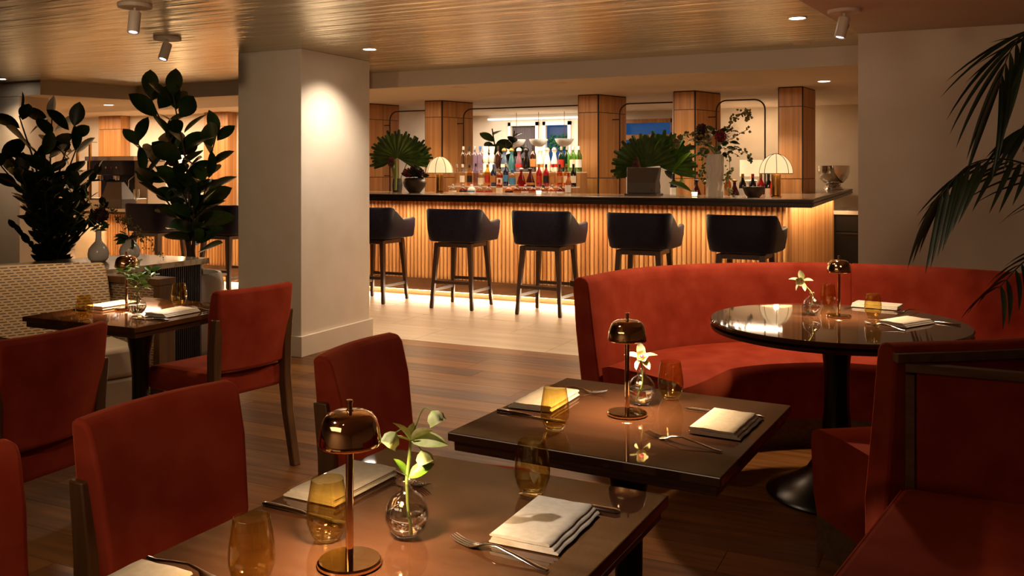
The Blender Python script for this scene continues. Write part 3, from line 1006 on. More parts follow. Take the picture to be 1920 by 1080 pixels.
MB().loft(sweep([(-0.02, 0.0), (-0.02, 0.10), (-0.10, 0.13), (-0.53, 0.13), (-0.53, 0.0)], 1, NB - 1)).obj('plinth', 'frame_wood', booth, smooth=50)

# ------------------------------------------------------------------ red banquette in the right foreground
bq = thing('banquette', (0, 0, 0), 'red velvet banquette seat filling the bottom right corner', 'banquette')
A = Vector((-0.130, 2.955, 0))
Bv = Vector((-0.445, 1.05, 0))
seat = [(A.x + 0.03, A.y), (A.x, A.y - 0.03), (Bv.x, Bv.y), (0.62, 1.05), (0.62, 2.955)]
MB().prism(seat, 0.30, 0.455).obj('seat', 'velvet', bq, smooth=30, bevel=0.02, seg=3)
MB().tube([(A.x + 0.10, A.y - 0.004, 0.447), (A.x + 0.03, A.y - 0.004, 0.447), (A.x + 0.006, A.y - 0.03, 0.447), (Bv.x + 0.008, Bv.y, 0.447)], 0.006, 8).obj('piping', 'velvet', bq)
MB().prism([(A.x + 0.04, A.y - 0.02), (Bv.x + 0.05, Bv.y), (0.60, 1.05), (0.60, 2.93)], 0.0, 0.30).obj('base', 'velvet', bq, smooth=30, bevel=0.01)
MB().box(0.62, 0.74, 1.05, 3.02, 0.0, 0.88).obj('backrest', 'velvet', bq, smooth=30, bevel=0.03, seg=3)
# framed end panel between banquette and booth
ep = thing('end_panel', (0, 0, 0), 'wood framed red velvet end panel at the end of the foreground banquette', 'panel')
MB().box(-0.088, 0.62, 2.962, 2.985, 0.0, 0.795).obj('padding', 'velvet', ep, smooth=30, bevel=0.012, seg=3)
MB().box(-0.116, -0.090, 2.957, 2.990, 0.0, 0.790).obj('post', 'frame_wood', ep, smooth=0, bevel=0.002)
MB().box(-0.116, 0.62, 2.957, 2.995, 0.796, 0.822).obj('rail', 'frame_wood', ep, smooth=0, bevel=0.002)

# ------------------------------------------------------------------ patterned banquette and console at left
pb = thing('patterned_banquette', (0, 0, 0), 'banquette with dashed beige cloth back and cream leather seat behind the walnut table', 'banquette')
c1, c2 = Vector((-5.05, 2.35, 0)), Vector((-4.50, 3.80, 0))
dv = (c2 - c1).normalized()
nv = Vector((dv.y, -dv.x, 0))          # towards the table
rings = []
for k in range(11):
    p = c1 + (c2 - c1) * (k / 10)
    bow = -0.05 * math.sin(PI * k / 10)
    zt = 0.875 - 0.02 * (k / 10) ** 4
    rings.append([tuple(p + nv * (a + bow) + Vector((0, 0, z))) for a, z in ((0.13, 0.40), (0.11, 0.55), (0.05, 0.75), (0.005, zt - 0.03), (-0.03, zt), (-0.07, zt - 0.005), (-0.09, zt - 0.04), (-0.09, 0.10), (0.1, 0.10))])
MB().loft(rings).obj('backrest', 'woven_cloth', pb, smooth=50, bevel=0.015, seg=3)
sp_ = lambda a, b: tuple((c1 + dv * a + nv * b))[:2]
Lb = (c2 - c1).length
MB().prism([sp_(0, 0.13), sp_(Lb, 0.13), sp_(Lb, 0.52), sp_(0, 0.60)], 0.27, 0.44).obj('seat', 'cream_leather', pb, smooth=30, bevel=0.03, seg=3)
MB().prism([sp_(0, 0.10), sp_(Lb, 0.10), sp_(Lb, 0.50), sp_(0, 0.57)], 0.08, 0.268).obj('seat_base', 'cream_leather', pb, smooth=30, bevel=0.02, seg=3)
MB().prism([sp_(0, 0.10), sp_(Lb, 0.10), sp_(Lb, 0.46), sp_(0, 0.52)], 0.0, 0.08).obj('plinth', 'dark_reveal', pb, smooth=0)
MB().box(-4.60, -4.14, 3.83, 3.93, 0.10, 0.735).obj('arm_panel', 'woven_cloth', pb, smooth=30, bevel=0.012, seg=2)
MB().box(-4.62, -4.09, 3.815, 3.945, 0.736, 0.775).obj('arm_rest', 'chair_wood', pb, smooth=0, bevel=0.003)
MB().box(-4.138, -4.09, 3.82, 3.94, 0.0, 0.735).obj('arm_post', 'chair_wood', pb, smooth=0, bevel=0.003)
ro = MB()
ro.lathe([(0, -0.34), (0.05, -0.34), (0.066, -0.30), (0.07, 0.0), (0.066, 0.30), (0.05, 0.34), (0, 0.34)], 24)
tag(ro.obj('bolster_cushion', 'woven_cloth', None, smooth=60, M=mloc(-5.62, 3.20, 0.865, rz=R(68), ry=R(90))), 'beige rolled cushion top peeking over the patterned banquette at the left edge', 'cushion')

cs = thing('console', (0, 0, 0), 'console with brown marble top and black ribbed front behind the patterned banquette', 'console')
MB().prism([(-4.66, 4.0), (-4.66, 4.80), (-5.36, 4.80), (-5.80, 3.0), (-5.25, 3.0)], 0.752, 0.79).obj('stone_top', 'brown_marble', cs, smooth=0, bevel=0.003)
MB().box(-5.30, -4.705, 4.0, 4.77, 0.0, 0.751).obj('cabinet', 'black_lacquer', cs, smooth=0)
rm = MB()
rm.loft([[(0.008 * math.sin(PI * k / 4), 0.008 * math.cos(PI * k / 4), z) for k in range(5)] for z in (0, 0.745)])
rmm = rm.mesh('rib', 'black_lacquer', smooth=50)
for i in range(40):
    link('rib', rmm, cs, Matrix.Translation((-4.705, 4.015 + i * 0.0188, 0.003)))
MB().prism([(-5.36, 4.0), (-5.25, 4.0), (-5.25, 3.02), (-5.78, 3.02)], 0.0, 0.751).obj('cabinet_wing', 'black_lacquer', cs, smooth=0)

# ------------------------------------------------------------------ table settings
TZ = 0.7505
LAMP_W = 2.5


def copper_lamp():
    t = thing('table_lamp', (0, 0, 0), 'x', 'lamp', 'copper cordless table lamps')
    MB().lathe([(0, 0), (0.051, 0), (0.053, 0.002), (0.053, 0.006), (0.050, 0.009), (0, 0.010)], 48).obj('base', 'copper_polish', t, smooth=30)
    MB().lathe([(0.0065, 0.009), (0.0065, 0.255), (0.0, 0.255)], 20).obj('stem', 'copper_polish', t, smooth=50)
    prof = [(0.0485, 0.199), (0.0500, 0.197), (0.0515, 0.199), (0.0515, 0.206), (0.0490, 0.222), (0.0445, 0.238), (0.038, 0.247), (0.028, 0.2515), (0.012, 0.2535), (0, 0.254)]
    inner = [(0, 0.250), (0.026, 0.2485), (0.036, 0.244), (0.043, 0.235), (0.0475, 0.221), (0.0485, 0.206), (0.0485, 0.199)]
    sh_ = MB().lathe(inner + prof[1:], 48).obj('lamp_shade', 'copper_polish', t, smooth=40)
    MB().lathe([(0, 0.254), (0.0045, 0.254), (0.0045, 0.266), (0.0055, 0.267), (0.0055, 0.271), (0.0, 0.272)], 16).obj('finial', 'copper_polish', sh_, smooth=40)
    MB().lathe([(0.008, 0.228), (0.030, 0.228), (0.030, 0.232), (0.008, 0.232), (0.008, 0.228)], 24).obj('light_disc', 'bulb_glow', t)
    return t


cl = copper_lamp()
for i, (x, y, l) in enumerate([(-0.891, 1.233, 'copper dome lamp on the near brown table, largest in view'), (-0.770, 2.307, 'copper dome lamp beside the orchid on the middle table'),
                               (-0.439, 4.265, 'copper dome lamp on the round table in the booth'), (-3.472, 3.046, 'copper dome lamp behind the green sprig on the walnut table')]):
    place(cl if i == 0 else copy_tree(cl), (x, y, TZ), 0.3 * i, l)
    p_ = area('lamp_light', (x, y, TZ + 0.226), (0, 0, 0), 0.05, 0.05, LAMP_W, WARM)
    p_.data.shape = 'DISK'


def tumbler():
    t = thing('tumbler', (0, 0, 0), 'x', 'glass', 'amber stemless tumblers')
    prof = [(0, 0.0), (0.020, 0.0), (0.0235, 0.003), (0.030, 0.015), (0.0355, 0.032), (0.0365, 0.045), (0.0350, 0.065), (0.0315, 0.088), (0.0285, 0.106)]
    b = MB().lathe(prof, 40)
    b.lathe([(0.0285, 0.106), (0.0281, 0.1068), (0.0276, 0.106), (0.0305, 0.088), (0.034, 0.065), (0.0352, 0.045), (0.0342, 0.032), (0.029, 0.017), (0.022, 0.009), (0, 0.008)], 40)
    b.obj('glass', 'amber_glass', t, smooth=60)
    return t


tg = tumbler()
for i, (x, y, l) in enumerate([(-0.985, 1.105, 'amber tumbler at the bottom edge, left of the near copper lamp'), (-0.987, 1.300, 'amber tumbler beside the stem of the near copper lamp'),
                               (-0.756, 1.665, 'amber tumbler alone near the far edge of the near table'), (-0.890, 2.098, 'amber tumbler in front of the napkin on the middle table'),
                               (-0.712, 2.520, 'amber tumbler behind the orchid vase on the middle table'), (-0.520, 4.58, 'amber tumbler behind the lamp on the round table'),
                               (-0.300, 4.300, 'amber tumbler between napkins on the round table'), (-3.390, 2.750, 'amber tumbler at the left of the walnut table'),
                               (-3.340, 3.240, 'amber tumbler at the right of the walnut table')]):
    place(tg if i == 0 else copy_tree(tg), (x, y, TZ), 0, l)


def bud_vase():
    t = thing('bud_vase', (0, 0, 0), 'x', 'vase', 'round clear bud vases')
    out = [(0, 0.0), (0.014, 0.0), (0.022, 0.003), (0.032, 0.014), (0.0385, 0.030), (0.0390, 0.042), (0.0350, 0.058), (0.026, 0.071), (0.0145, 0.079), (0.0110, 0.083), (0.0108, 0.093), (0.0150, 0.097), (0.0155, 0.100), (0.0140, 0.102)]
    inn = [(0.0105, 0.100), (0.0092, 0.094), (0.0092, 0.083), (0.013, 0.0775), (0.0245, 0.0695), (0.0335, 0.0572), (0.0374, 0.042), (0.0369, 0.030), (0.0305, 0.0155), (0.021, 0.006), (0, 0.004)]
    MB().lathe(out + inn, 40).obj('glass', 'clear_glass', t, smooth=60)
    MB().lathe([(0, 0.0045), (0.0205, 0.0065), (0.0300, 0.016), (0.0364, 0.0303), (0.0369, 0.042), (0.0365, 0.0445), (0, 0.0440)], 32).obj('water', 'water', t, smooth=40)
    return t


bv = bud_vase()
VASES = [(-0.868, 1.372, 'clear round bud vase half full of water on the near table'), (-0.770, 2.432, 'clear round bud vase behind the lamp on the middle table'),
         (-0.556, 4.274, 'clear round bud vase on the round table'), (-3.300, 2.955, 'clear round bud vase on the walnut table')]
for i, (x, y, l) in enumerate(VASES):
    place(bv if i == 0 else copy_tree(bv), (x, y, TZ), 0, l)


def napkin_mesh():
    b = MB()
    L, Wd = 0.205, 0.128
    for k in range(3):                                   # folded layers, each a little narrower, stepped at the open side
        z0, z1 = 0.0008 + k * 0.0056, 0.0008 + k * 0.0056 + 0.0062
        x0, x1 = -Wd / 2 + k * 0.0075, Wd / 2 - (0.0, 0.004, 0.001)[k]
        N, K = 10, 6
        rings = []
        for i in range(N + 1):
            y = -L / 2 + L * i / N
            w = 0.0012 * math.sin(i * 1.7 + k)
            wz = 0.0009 * math.sin(i * 0.9 + k * 2.1)
            ring = [(x0 + w, y, z0 + 0.001), (x0 - 0.0015 + w, y, (z0 + z1) / 2), (x0 + 0.002 + w, y, z1)]
            for j in range(1, K):
                u = j / K
                rip = 0.0012 * math.sin(u * 9 + k) * (0.5 + 0.5 * math.sin(i * 0.5 + j))
                ring.append((x0 + (x1 - x0) * u, y, z1 + wz * math.sin(PI * u) + (rip if k == 2 else 0)))
            ring += [(x1 - 0.002, y, z1), (x1 + 0.0015, y, (z0 + z1) / 2), (x1, y, z0 + 0.001)]
            rings.append(ring)
        b.loft(rings)
    return b.mesh('napkin', 'linen', smooth=50)


nm = napkin_mesh()
for (x, y, a, l) in [(-1.125, 1.530, -2, 'folded cream napkin behind the near copper lamp'), (-0.657, 1.510, 180, 'folded cream napkin at the front right of the near table'),
                     (-1.135, 0.965, 0, 'folded cream napkin corner at the bottom left edge of the near table'), (-1.022, 2.335, 0, 'folded cream napkin at the left of the middle table'),
                     (-0.508, 2.305, 176, 'folded cream napkin at the right of the middle table'), (-0.305, 4.64, 80, 'folded cream napkin at the far side of the round table'),
                     (-0.160, 4.185, 150, 'folded cream napkin at the right front of the round table'), (-3.600, 3.07, 0, 'folded cream napkin behind the left tumbler on the walnut table'),
                     (-3.165, 3.035, 180, 'folded tan looking napkin at the right of the walnut table')]:
    o = link('napkin', nm, None, mloc(x, y, TZ, rz=R(a)))
    tag(o, l, 'napkin', 'folded cream napkins')


def fork_mesh():
    b = MB()
    def prof(x):                                        # height of the fork spine along its length
        return 0.004 + 0.012 * math.sin(PI * min(max((x - 0.03) / 0.09, 0), 1)) * 0.75 + 0.0005
    pts = [(0.205, 0.0045, 0.0018), (0.185, 0.0055, 0.0018), (0.14, 0.0035, 0.0020), (0.10, 0.0028, 0.0022), (0.072, 0.0040, 0.0020), (0.060, 0.0095, 0.0016), (0.050, 0.0120, 0.0014), (0.042, 0.0120, 0.0012)]
    zz = [0.0030, 0.0035, 0.0100, 0.0150, 0.0115, 0.0065, 0.0040, 0.0035]
    rings = []
    for (x, w, h), z in zip(pts, zz):
        rings.append([(x, w * math.cos(2 * PI * k / 8), z + h * math.sin(2 * PI * k / 8)) for k in range(8)])
    b.loft(rings)
    for k in range(4):
        y = -0.0093 + k * 0.0062
        b.tube([(0.044, y, 0.0035), (0.030, y, 0.0040), (0.015, y, 0.0065), (0.0, y * 0.92, 0.0110)], [0.0019, 0.0017, 0.0015, 0.0009], 6)
    return b.mesh('fork', 'silver', smooth=50)


def knife_mesh():
    b = MB()
    rings = []
    for (x, w, h, z) in ((0.215, 0.0040, 0.0026, 0.004), (0.205, 0.0078, 0.0042, 0.0046), (0.16, 0.0070, 0.0042, 0.0046), (0.118, 0.0052, 0.0032, 0.0044), (0.110, 0.0042, 0.002, 0.004), (0.10, 0.0070, 0.0009, 0.004),
                         (0.06, 0.0090, 0.0008, 0.004), (0.02, 0.0085, 0.0007, 0.004), (0.003, 0.0040, 0.0006, 0.004), (0.0, 0.0010, 0.0005, 0.004)):
        rings.append([(x, w * math.cos(2 * PI * k / 8) + (0.0015 if x < 0.1 else 0), z + h * math.sin(2 * PI * k / 8)) for k in range(8)])
    b.loft(rings)
    return b.mesh('knife', 'silver', smooth=50)


fm, km = fork_mesh(), knife_mesh()


def flat(me, kind, p, q, label):
    """tip at p, handle towards q"""
    a = math.atan2(q[1] - p[1], q[0] - p[0])
    o = link(kind, me, None, mloc(p[0], p[1], TZ - 0.0004, rz=a))
    tag(o, label, kind, 'silver cutlery on the tables')


flat(fm, 'fork', (-0.785, 1.392), (-0.578, 1.346), 'silver fork lying in front of the napkin at the front right of the near table')
flat(fm, 'fork', (-0.955, 1.590), (-1.16, 1.650), 'silver fork behind the near bud vase, tines under its leaves')
flat(fm, 'fork', (-1.005, 1.080), (-1.211, 1.105), 'dark silver fork at the bottom left of the near table')
flat(km, 'knife', (-0.775, 1.640), (-0.561, 1.635), 'silver knife behind the napkin at the front right of the near table')
flat(km, 'knife', (-0.985, 1.365), (-1.193, 1.378), 'silver knife whose handle lies left of the tumbler on the near table')
flat(km, 'knife', (-0.885, 2.165), (-1.09, 2.190), 'silver knife in front of the left napkin on the middle table')
flat(fm, 'fork', (-0.893, 2.492), (-1.075, 2.462), 'silver fork behind the left napkin on the middle table')
flat(km, 'knife', (-0.650, 2.435), (-0.44, 2.425), 'silver knife behind the right napkin on the middle table')
flat(fm, 'fork', (-0.668, 2.150), (-0.467, 2.092), 'silver fork in front of the right napkin on the middle table')
flat(km, 'knife', (-0.440, 4.52), (-0.375, 4.72), 'silver knife left of the far napkin on the round table')
flat(fm, 'fork', (-0.215, 4.450), (-0.120, 4.60), 'silver fork right of the far napkin on the round table')
flat(fm, 'fork', (-0.320, 4.120), (-0.135, 3.980), 'silver fork in front of the right napkin on the round table')
flat(km, 'knife', (-0.150, 4.325), (0.018, 4.250), 'silver knife tip beyond the right napkin on the round table')
flat(km, 'knife', (-3.46, 2.905), (-3.67, 2.92), 'silver knife end left of the left tumbler on the walnut table')
flat(km, 'knife', (-3.245, 2.875), (-3.05, 2.885), 'dark knife in front of the right napkin on the walnut table')
flat(fm, 'fork', (-3.29, 3.165), (-3.10, 3.185), 'silver fork end at the right edge of the walnut table')

# ------------------------------------------------------------------ flowers in the bud vases
LEAF = {}


def leaf(kind):
    if kind not in LEAF:
        LEAF[kind] = {'rubber': lambda: leaf_mesh('leaf', 0.215, 0.125, 'leaf_dark', 0.10, 0.18, 7, 0.52),
                      'zz': lambda: leaf_mesh('leaf', 0.10, 0.040, 'leaf_black', 0.05, 0.2, 5, 0.45),
                      'palm': lambda: leaf_mesh('leaflet', 0.36, 0.022, 'leaf_palm', 0.30, 0.3, 8, 0.35),
                      'sprig': lambda: leaf_mesh('leaf', 0.052, 0.026, 'leaf_bright', 0.25, 0.3, 6, 0.5),
                      'helle': lambda: leaf_mesh('leaf', 0.066, 0.030, 'petal_green', 0.25, 0.5, 6, 0.5),
                      'orchid': lambda: leaf_mesh('petal', 0.044, 0.024, 'petal_cream', 0.30, 0.35, 6, 0.5),
                      'dark': lambda: leaf_mesh('leaf', 0.085, 0.042, 'leaf_dark', 0.2, 0.2, 6, 0.5),
                      'broad': lambda: leaf_mesh('leaf', 0.26, 0.12, 'leaf_bright', 0.25, 0.25, 7, 0.5),
                      'small': lambda: leaf_mesh('leaf', 0.05, 0.02, 'leaf_fan', 0.2, 0.3, 5, 0.5)}[kind]()
    return LEAF[kind]


def bell(b, p, d, s):
    """a nodding cup of five petals"""
    M = mdir(p, d, 0, s)
    rings = []
    for (x, r) in ((0, 0.002), (0.005, 0.010), (0.013, 0.0155), (0.021, 0.0145), (0.026, 0.0165)):
        rings.append([(x, r * (1 + 0.12 * math.cos(5 * a)) * math.cos(a), r * (1 + 0.12 * math.cos(5 * a)) * math.sin(a)) for a in [2 * PI * k / 20 for k in range(20)]])
    b.loft(rings, caps=False, M=M)
    return b


Rr = Vector((0.901, 0.434, 0))     # to the right as seen from the aisle
# hellebore
x, y, _ = VASES[0]
t = thing('hellebore_stem', (x, y, TZ), 'pale green hellebore stem with nodding blooms in the near bud vase', 'flower')
MB().tube([(0.004, 0.004, 0.012), (0.001, 0.001, 0.06), (0.0, 0.0, 0.10), (0.004, 0.002, 0.14), (0.006, 0.003, 0.168)], [0.0022, 0.0028, 0.0032, 0.0032, 0.0026], 8).obj('stem', 'stem_green', t)
P0 = Vector((0.006, 0.003, 0.168))
for (dx, dz, l, roll, s) in ((1.0, 0.10, 1.0, 0.7, 1.05), (0.55, 0.45, 1, -0.8, 0.8), (-0.5, 0.8, 1, 0.4, 0.75), (0.0, 1.0, 1, 0.9, 0.55), (-1.0, 0.55, 1, 0.2, 0.55)):
    link('leaf', leaf('helle'), t, mdir(P0, Rr * dx + Vector((0.1, -0.3 * abs(dx), dz)), roll, s))
link('leaf', leaf('sprig'), t, mdir((0.002, 0.0, 0.104), Rr * 0.8 + Vector((0, -0.1, 0.5)), 0.9, 1.0))
link('leaf', leaf('sprig'), t, mdir((0.002, 0.0, 0.104), Rr * -0.35 + Vector((0, -0.1, 0.8)), -0.5, 0.8))
for (ex, ez, s, dd) in ((0.042, 0.056, 0.95, (0.5, -0.75)), (-0.022, 0.018, 1.0, (-0.5, -0.8)), (0.024, -0.014, 0.9, (0.4, -0.8))):
    e_ = P0 + Rr * ex + Vector((0, -0.008, ez))
    stalk = MB().tube(catmull([tuple(P0), tuple(P0 + Rr * ex * 0.5 + Vector((0, 0, ez * 0.9 + 0.006))), tuple(e_)], 4), 0.0012, 6).obj('stalk', 'stem_green', t)
    bell(MB(), e_, Rr * dd[0] + Vector((0, -0.2, dd[1])), s).obj('bloom', 'petal_green', stalk, smooth=60)


def orchid(vi, off, tilt, label, sc=1.0):
    x, y, _ = VASES[vi]
    t = thing('orchid', (x, y, TZ), label, 'flower')
    c = Vector(off)
    MB().tube(catmull([(-0.012, -0.004, 0.01), (0.002, 0.0, 0.06), (0.0, 0, 0.098), tuple(c)], 4), 0.0022, 8).obj('stem', 'stem_green', t)
    up = Vector((0, 0, 1))
    fwd = (Vector((0.43, -0.9, 0.15)) + tilt).normalized()
    side = fwd.cross(up).normalized()
    vz = side.cross(fwd)
    for k, (a, s) in enumerate(((90, 1.0), (18, 1.0), (162, 1.0), (235, 0.85), (305, 0.85))):
        d = side * math.cos(R(a)) + vz * math.sin(R(a)) + fwd * 0.25
        link('petal', leaf('orchid'), t, mdir(c, d, R(rnd.uniform(-25, 25)), s * sc))
    lip = bell(MB(), c, fwd + Vector((0, 0, -0.1)), 0.9 * sc).obj('lip', 'petal_cream', t, smooth=60)
    MB().lathe([(0, 0), (0.006, 0.003), (0.004, 0.008), (0, 0.010)], 10, mdir(c + fwd * 0.012, fwd, 0, 1.0) @ Matrix.Rotation(R(90), 4, 'Y')).obj('throat', 'petal_pink', lip)


orchid(1, (0.0, -0.004, 0.128), Vector((0, 0, 0.5)), 'pale yellow orchid bloom in the vase on the middle table', 1.05)
orchid(2, (-0.042, -0.026, 0.150), Vector((-0.5, 0, 0)), 'pale yellow orchid leaning out of the vase on the round table', 1.25)
x, y, _ = VASES[3]
t = thing('green_sprig', (x, y, TZ), 'bright green leafy sprig in the vase on the walnut table', 'flower')
for k in range(6):
    a = k * 1.05 + 0.4
    e_ = Vector((0.075 * math.cos(a), 0.075 * math.sin(a), 0.17 + 0.05 * ((k * 7) % 5) / 4))
    pts = catmull([(0, 0, 0.02), (0.002 * math.cos(a), 0.002 * math.sin(a), 0.1), tuple(e_ * 0.75 + Vector((0, 0, 0.035))), tuple(e_)], 4)
    st_ = MB().tube(pts, 0.0016, 6).obj('stem', 'stem_green', t)
    for j in range(7):
        p = pts[5 + j] if 5 + j < len(pts) else pts[-1]
        d = Vector((math.cos(a + j * 2.4), math.sin(a + j * 2.4), rnd.uniform(-0.1, 0.8)))
        link('leaf', leaf('sprig'), st_, mdir(p, d, rnd.uniform(-1, 1), rnd.uniform(0.7, 1.15)))

# ------------------------------------------------------------------ console vases
def flower_ball(b, c, r, n=70, M=None):
    for i in range(n):
        z = 1 - 2 * (i + 0.5) / n
        a = i * 2.39996
        q = math.sqrt(1 - z * z)
        d = Vector((q * math.cos(a), q * math.sin(a), z))
        m = mdir(Vector(c) + d * r * 0.55, d, i, r)
        b.add([(0, -0.16, 0), (0.3, -0.22, 0.06), (0.5, 0, 0.16), (0.3, 0.22, 0.06), (0, 0.16, 0), (0.25, 0, 0.0)], [(0, 1, 5), (1, 2, 5), (2, 3, 5), (3, 4, 5)], m)
    b.lathe([(0, -0.7), (0.5, -0.5), (0.7, 0), (0.5, 0.5), (0, 0.7)], 10, Matrix.Translation(c) @ Matrix.Scale(r, 4))
    return b


V1, V2 = (-5.14, 4.28, 0.7905), (-5.12, 4.52, 0.7905)
t = thing('ceramic_vase', V1, 'glossy pale vase with tall narrow neck on the marble console', 'vase', 'ceramic vases on the console')
MB().lathe([(0, 0), (0.045, 0), (0.062, 0.02), (0.068, 0.05), (0.062, 0.085), (0.040, 0.115), (0.022, 0.135), (0.018, 0.16), (0.018, 0.195), (0.020, 0.215), (0.015, 0.215), (0.014, 0.18), (0, 0.17)], 32).obj('body', 'ceramic', t, smooth=60)
t = thing('ceramic_vase', V2, 'squat teardrop pale vase on the marble console', 'vase', 'ceramic vases on the console')
MB().lathe([(0, 0), (0.045, 0), (0.064, 0.02), (0.070, 0.05), (0.060, 0.085), (0.036, 0.115), (0.020, 0.135), (0.018, 0.142), (0.014, 0.14), (0, 0.12)], 32).obj('body', 'ceramic', t, smooth=60)
t = thing('dahlia_bouquet', V1, 'dark burgundy dahlia with leaves and a seed head in the tall necked vase', 'flower')
MB().tube([(0, 0, 0.18), (0.005, 0, 0.26), (0.012, 0.006, 0.30)], 0.003, 6).obj('stem', 'stem_green', t)
flower_ball(MB(), (0.012, 0.006, 0.31), 0.052, 90).obj('bloom', 'petal_burgundy', t, smooth=60)
p2 = Rr * -0.10 + Vector((0, 0, 0.50))
s2 = MB().tube(catmull([(0, 0, 0.18), tuple(Rr * -0.03 + Vector((0, 0, 0.32))), tuple(p2)], 5), 0.0025, 6).obj('stem', 'stem_green', t)
MB().lathe([(0, -0.02), (0.012, -0.014), (0.017, 0), (0.013, 0.012), (0.015, 0.016), (0, 0.018)], 12, Matrix.Translation(p2)).obj('seed_head', 'leaf_black', s2)
for k in range(16):
    a = rnd.uniform(-1, 1)
    p = Rr * (-0.13 + 0.02 * k if k < 9 else rnd.uniform(-0.05, 0.08)) + Vector((0, 0, 0.33 - 0.012 * k if k < 9 else rnd.uniform(0.20, 0.28)))
    link('leaf', leaf('dark'), t, mdir(p, Rr * rnd.choice((-1, 1)) + Vector((0, -0.3, rnd.uniform(-0.9, 0.4))), a, rnd.uniform(0.6, 0.9)))
MB().tube(catmull([(0, 0, 0.2), tuple(Rr * -0.07 + Vector((0, 0, 0.29))), tuple(Rr * -0.17 + Vector((0, 0, 0.35)))], 5), 0.002, 6).obj('stem', 'stem_green', t)
t = thing('bud_bouquet', V2, 'spray of small brown buds and dark leaves spilling from the squat vase', 'flower')
for k in range(9):
    e_ = Rr * (-0.20 + 0.05 * k) + Vector((rnd.uniform(-0.05, 0.05), rnd.uniform(-0.05, 0.02), [0.36, 0.33, 0.27, 0.25, 0.24, 0.22, 0.14, 0.06, 0.03][k]))
    mid = e_ * 0.55 + Vector((0, 0, 0.13))
    pts = catmull([(0, 0, 0.12), tuple(mid), tuple(e_)], 5)
    s_ = MB().tube(pts, 0.0015, 5).obj('stem', 'stem_brown', t)
    bb_ = MB()
    for j in range(26):
        p = pts[rnd.randrange(5, len(pts))] + Vector((rnd.gauss(0, 0.013), rnd.gauss(0, 0.013), rnd.gauss(0, 0.013)))
        bb_.lathe([(0, -0.007), (0.007, 0), (0, 0.007)], 6, mloc(p.x, p.y, p.z, sc=rnd.uniform(0.6, 1.2)))
    bb_.obj('buds', 'bud_olive', s_, smooth=60)['kind'] = 'stuff'
for k in range(9):
    link('leaf', leaf('dark'), t, mdir((0, 0, 0.14), Rr * (-1 + 0.25 * k) + Vector((0, -0.5, rnd.uniform(-0.7, 0.5))), rnd.uniform(-1, 1), rnd.uniform(0.9, 1.3)))

# ------------------------------------------------------------------ big plants at left
def rubber_plant(base, pot_h, stems, label, pots, seed, pot_mat='ceramic_white', lsc=1.0):
    r2 = random.Random(seed)
    pot = thing('planter', (base[0], base[1], 0), pots, 'planter')
    MB().lathe([(0, 0), (0.17, 0), (0.21, 0.05), (0.235, 0.25), (0.235, pot_h - 0.1), (0.215, pot_h - 0.01), (0.205, pot_h), (0.19, pot_h - 0.005), (0.185, pot_h - 0.05), (0, pot_h - 0.05)], 40).obj('pot', pot_mat, pot, smooth=50)
    so = MB().lathe([(0, pot_h - 0.048), (0.184, pot_h - 0.048), (0.12, pot_h - 0.035), (0, pot_h - 0.03)], 24).obj('soil', 'soil', pot)
    t = thing('rubber_plant', (base[0], base[1], pot_h - 0.045), label, 'plant')
    zb = pot_h - 0.045
    fwd = Vector((-0.434, 0.901, 0))
    for (dx, z, dd, n) in stems:
        e_ = Rr * dx + fwd * dd + Vector((0, 0, z - zb))
        m_ = Vector((0.25 * e_.x, 0.25 * e_.y, 0.55 * e_.z))
        pts = catmull([(Rr * r2.uniform(-0.05, 0.05)).to_tuple(), tuple(m_), tuple(e_)], 10)
        sr = [0.011 * (1 - 0.6 * i / len(pts)) for i in range(len(pts))]
        s_ = MB().tube(pts, sr, 7).obj('stem', 'stem_brown', t)
        for j in range(n):
            f = 0.28 + 0.72 * (j + 0.5) / n
            k = min(int(f * (len(pts) - 1)), len(pts) - 2)
            p = pts[k]
            a = j * 2.4 + r2.uniform(-0.3, 0.3)
            up = 0.25 + 0.9 * max(0, f - 0.55) * 2
            d = Vector((math.cos(a), math.sin(a), r2.uniform(0.0, 0.6) + up * 0.6))
            link('leaf', leaf('rubber'), s_, mdir(p + d.normalized() * 0.03, d, r2.uniform(-1.1, 1.1), r2.uniform(0.75, 1.15) * lsc))
        link('leaf', leaf('rubber'), s_, mdir(e_, Vector((r2.uniform(-0.3, 0.3), r2.uniform(-0.3, 0.3), 1)), r2.uniform(-1, 1), 0.9 * lsc))
    return t


rubber_plant((-5.24, 5.22), 0.62, [(-0.33, 1.98, 0.0, 15), (-0.12, 1.97, -0.08, 16), (-0.46, 1.62, 0.08, 13), (0.16, 1.66, 0.06, 12), (-0.36, 1.38, -0.08, 12), (0.14, 1.34, -0.05, 10), (-0.20, 1.55, 0.14, 12), (0.05, 1.10, -0.12, 7)],
             'tall dark rubber plant left of the column', 'glossy white planter between the console and the column', 3, lsc=1.12)
rubber_plant((-6.22, 4.72), 0.62, [(-0.22, 1.82, 0.0, 14), (-0.02, 1.80, 0.1, 13), (0.20, 1.74, 0.0, 13), (-0.38, 1.50, -0.05, 12), (0.26, 1.55, -0.1, 12), (0.03, 1.52, -0.1, 12), (-0.15, 1.35, -0.12, 10), (0.20, 1.25, 0.0, 9)],
             'dark rubber plant at the left edge behind the banquette', 'planter hidden behind the console under the left rubber plant', 11, 'dark_stoneware', lsc=1.0)
pot = thing('planter', (-5.74, 4.38, 0), 'dark planter of the low black leaved plant behind the console', 'planter')
MB().lathe([(0, 0), (0.13, 0), (0.16, 0.2), (0.17, 0.60), (0.155, 0.60), (0.15, 0.56), (0, 0.56)], 28).obj('pot', 'dark_stoneware', pot, smooth=50)
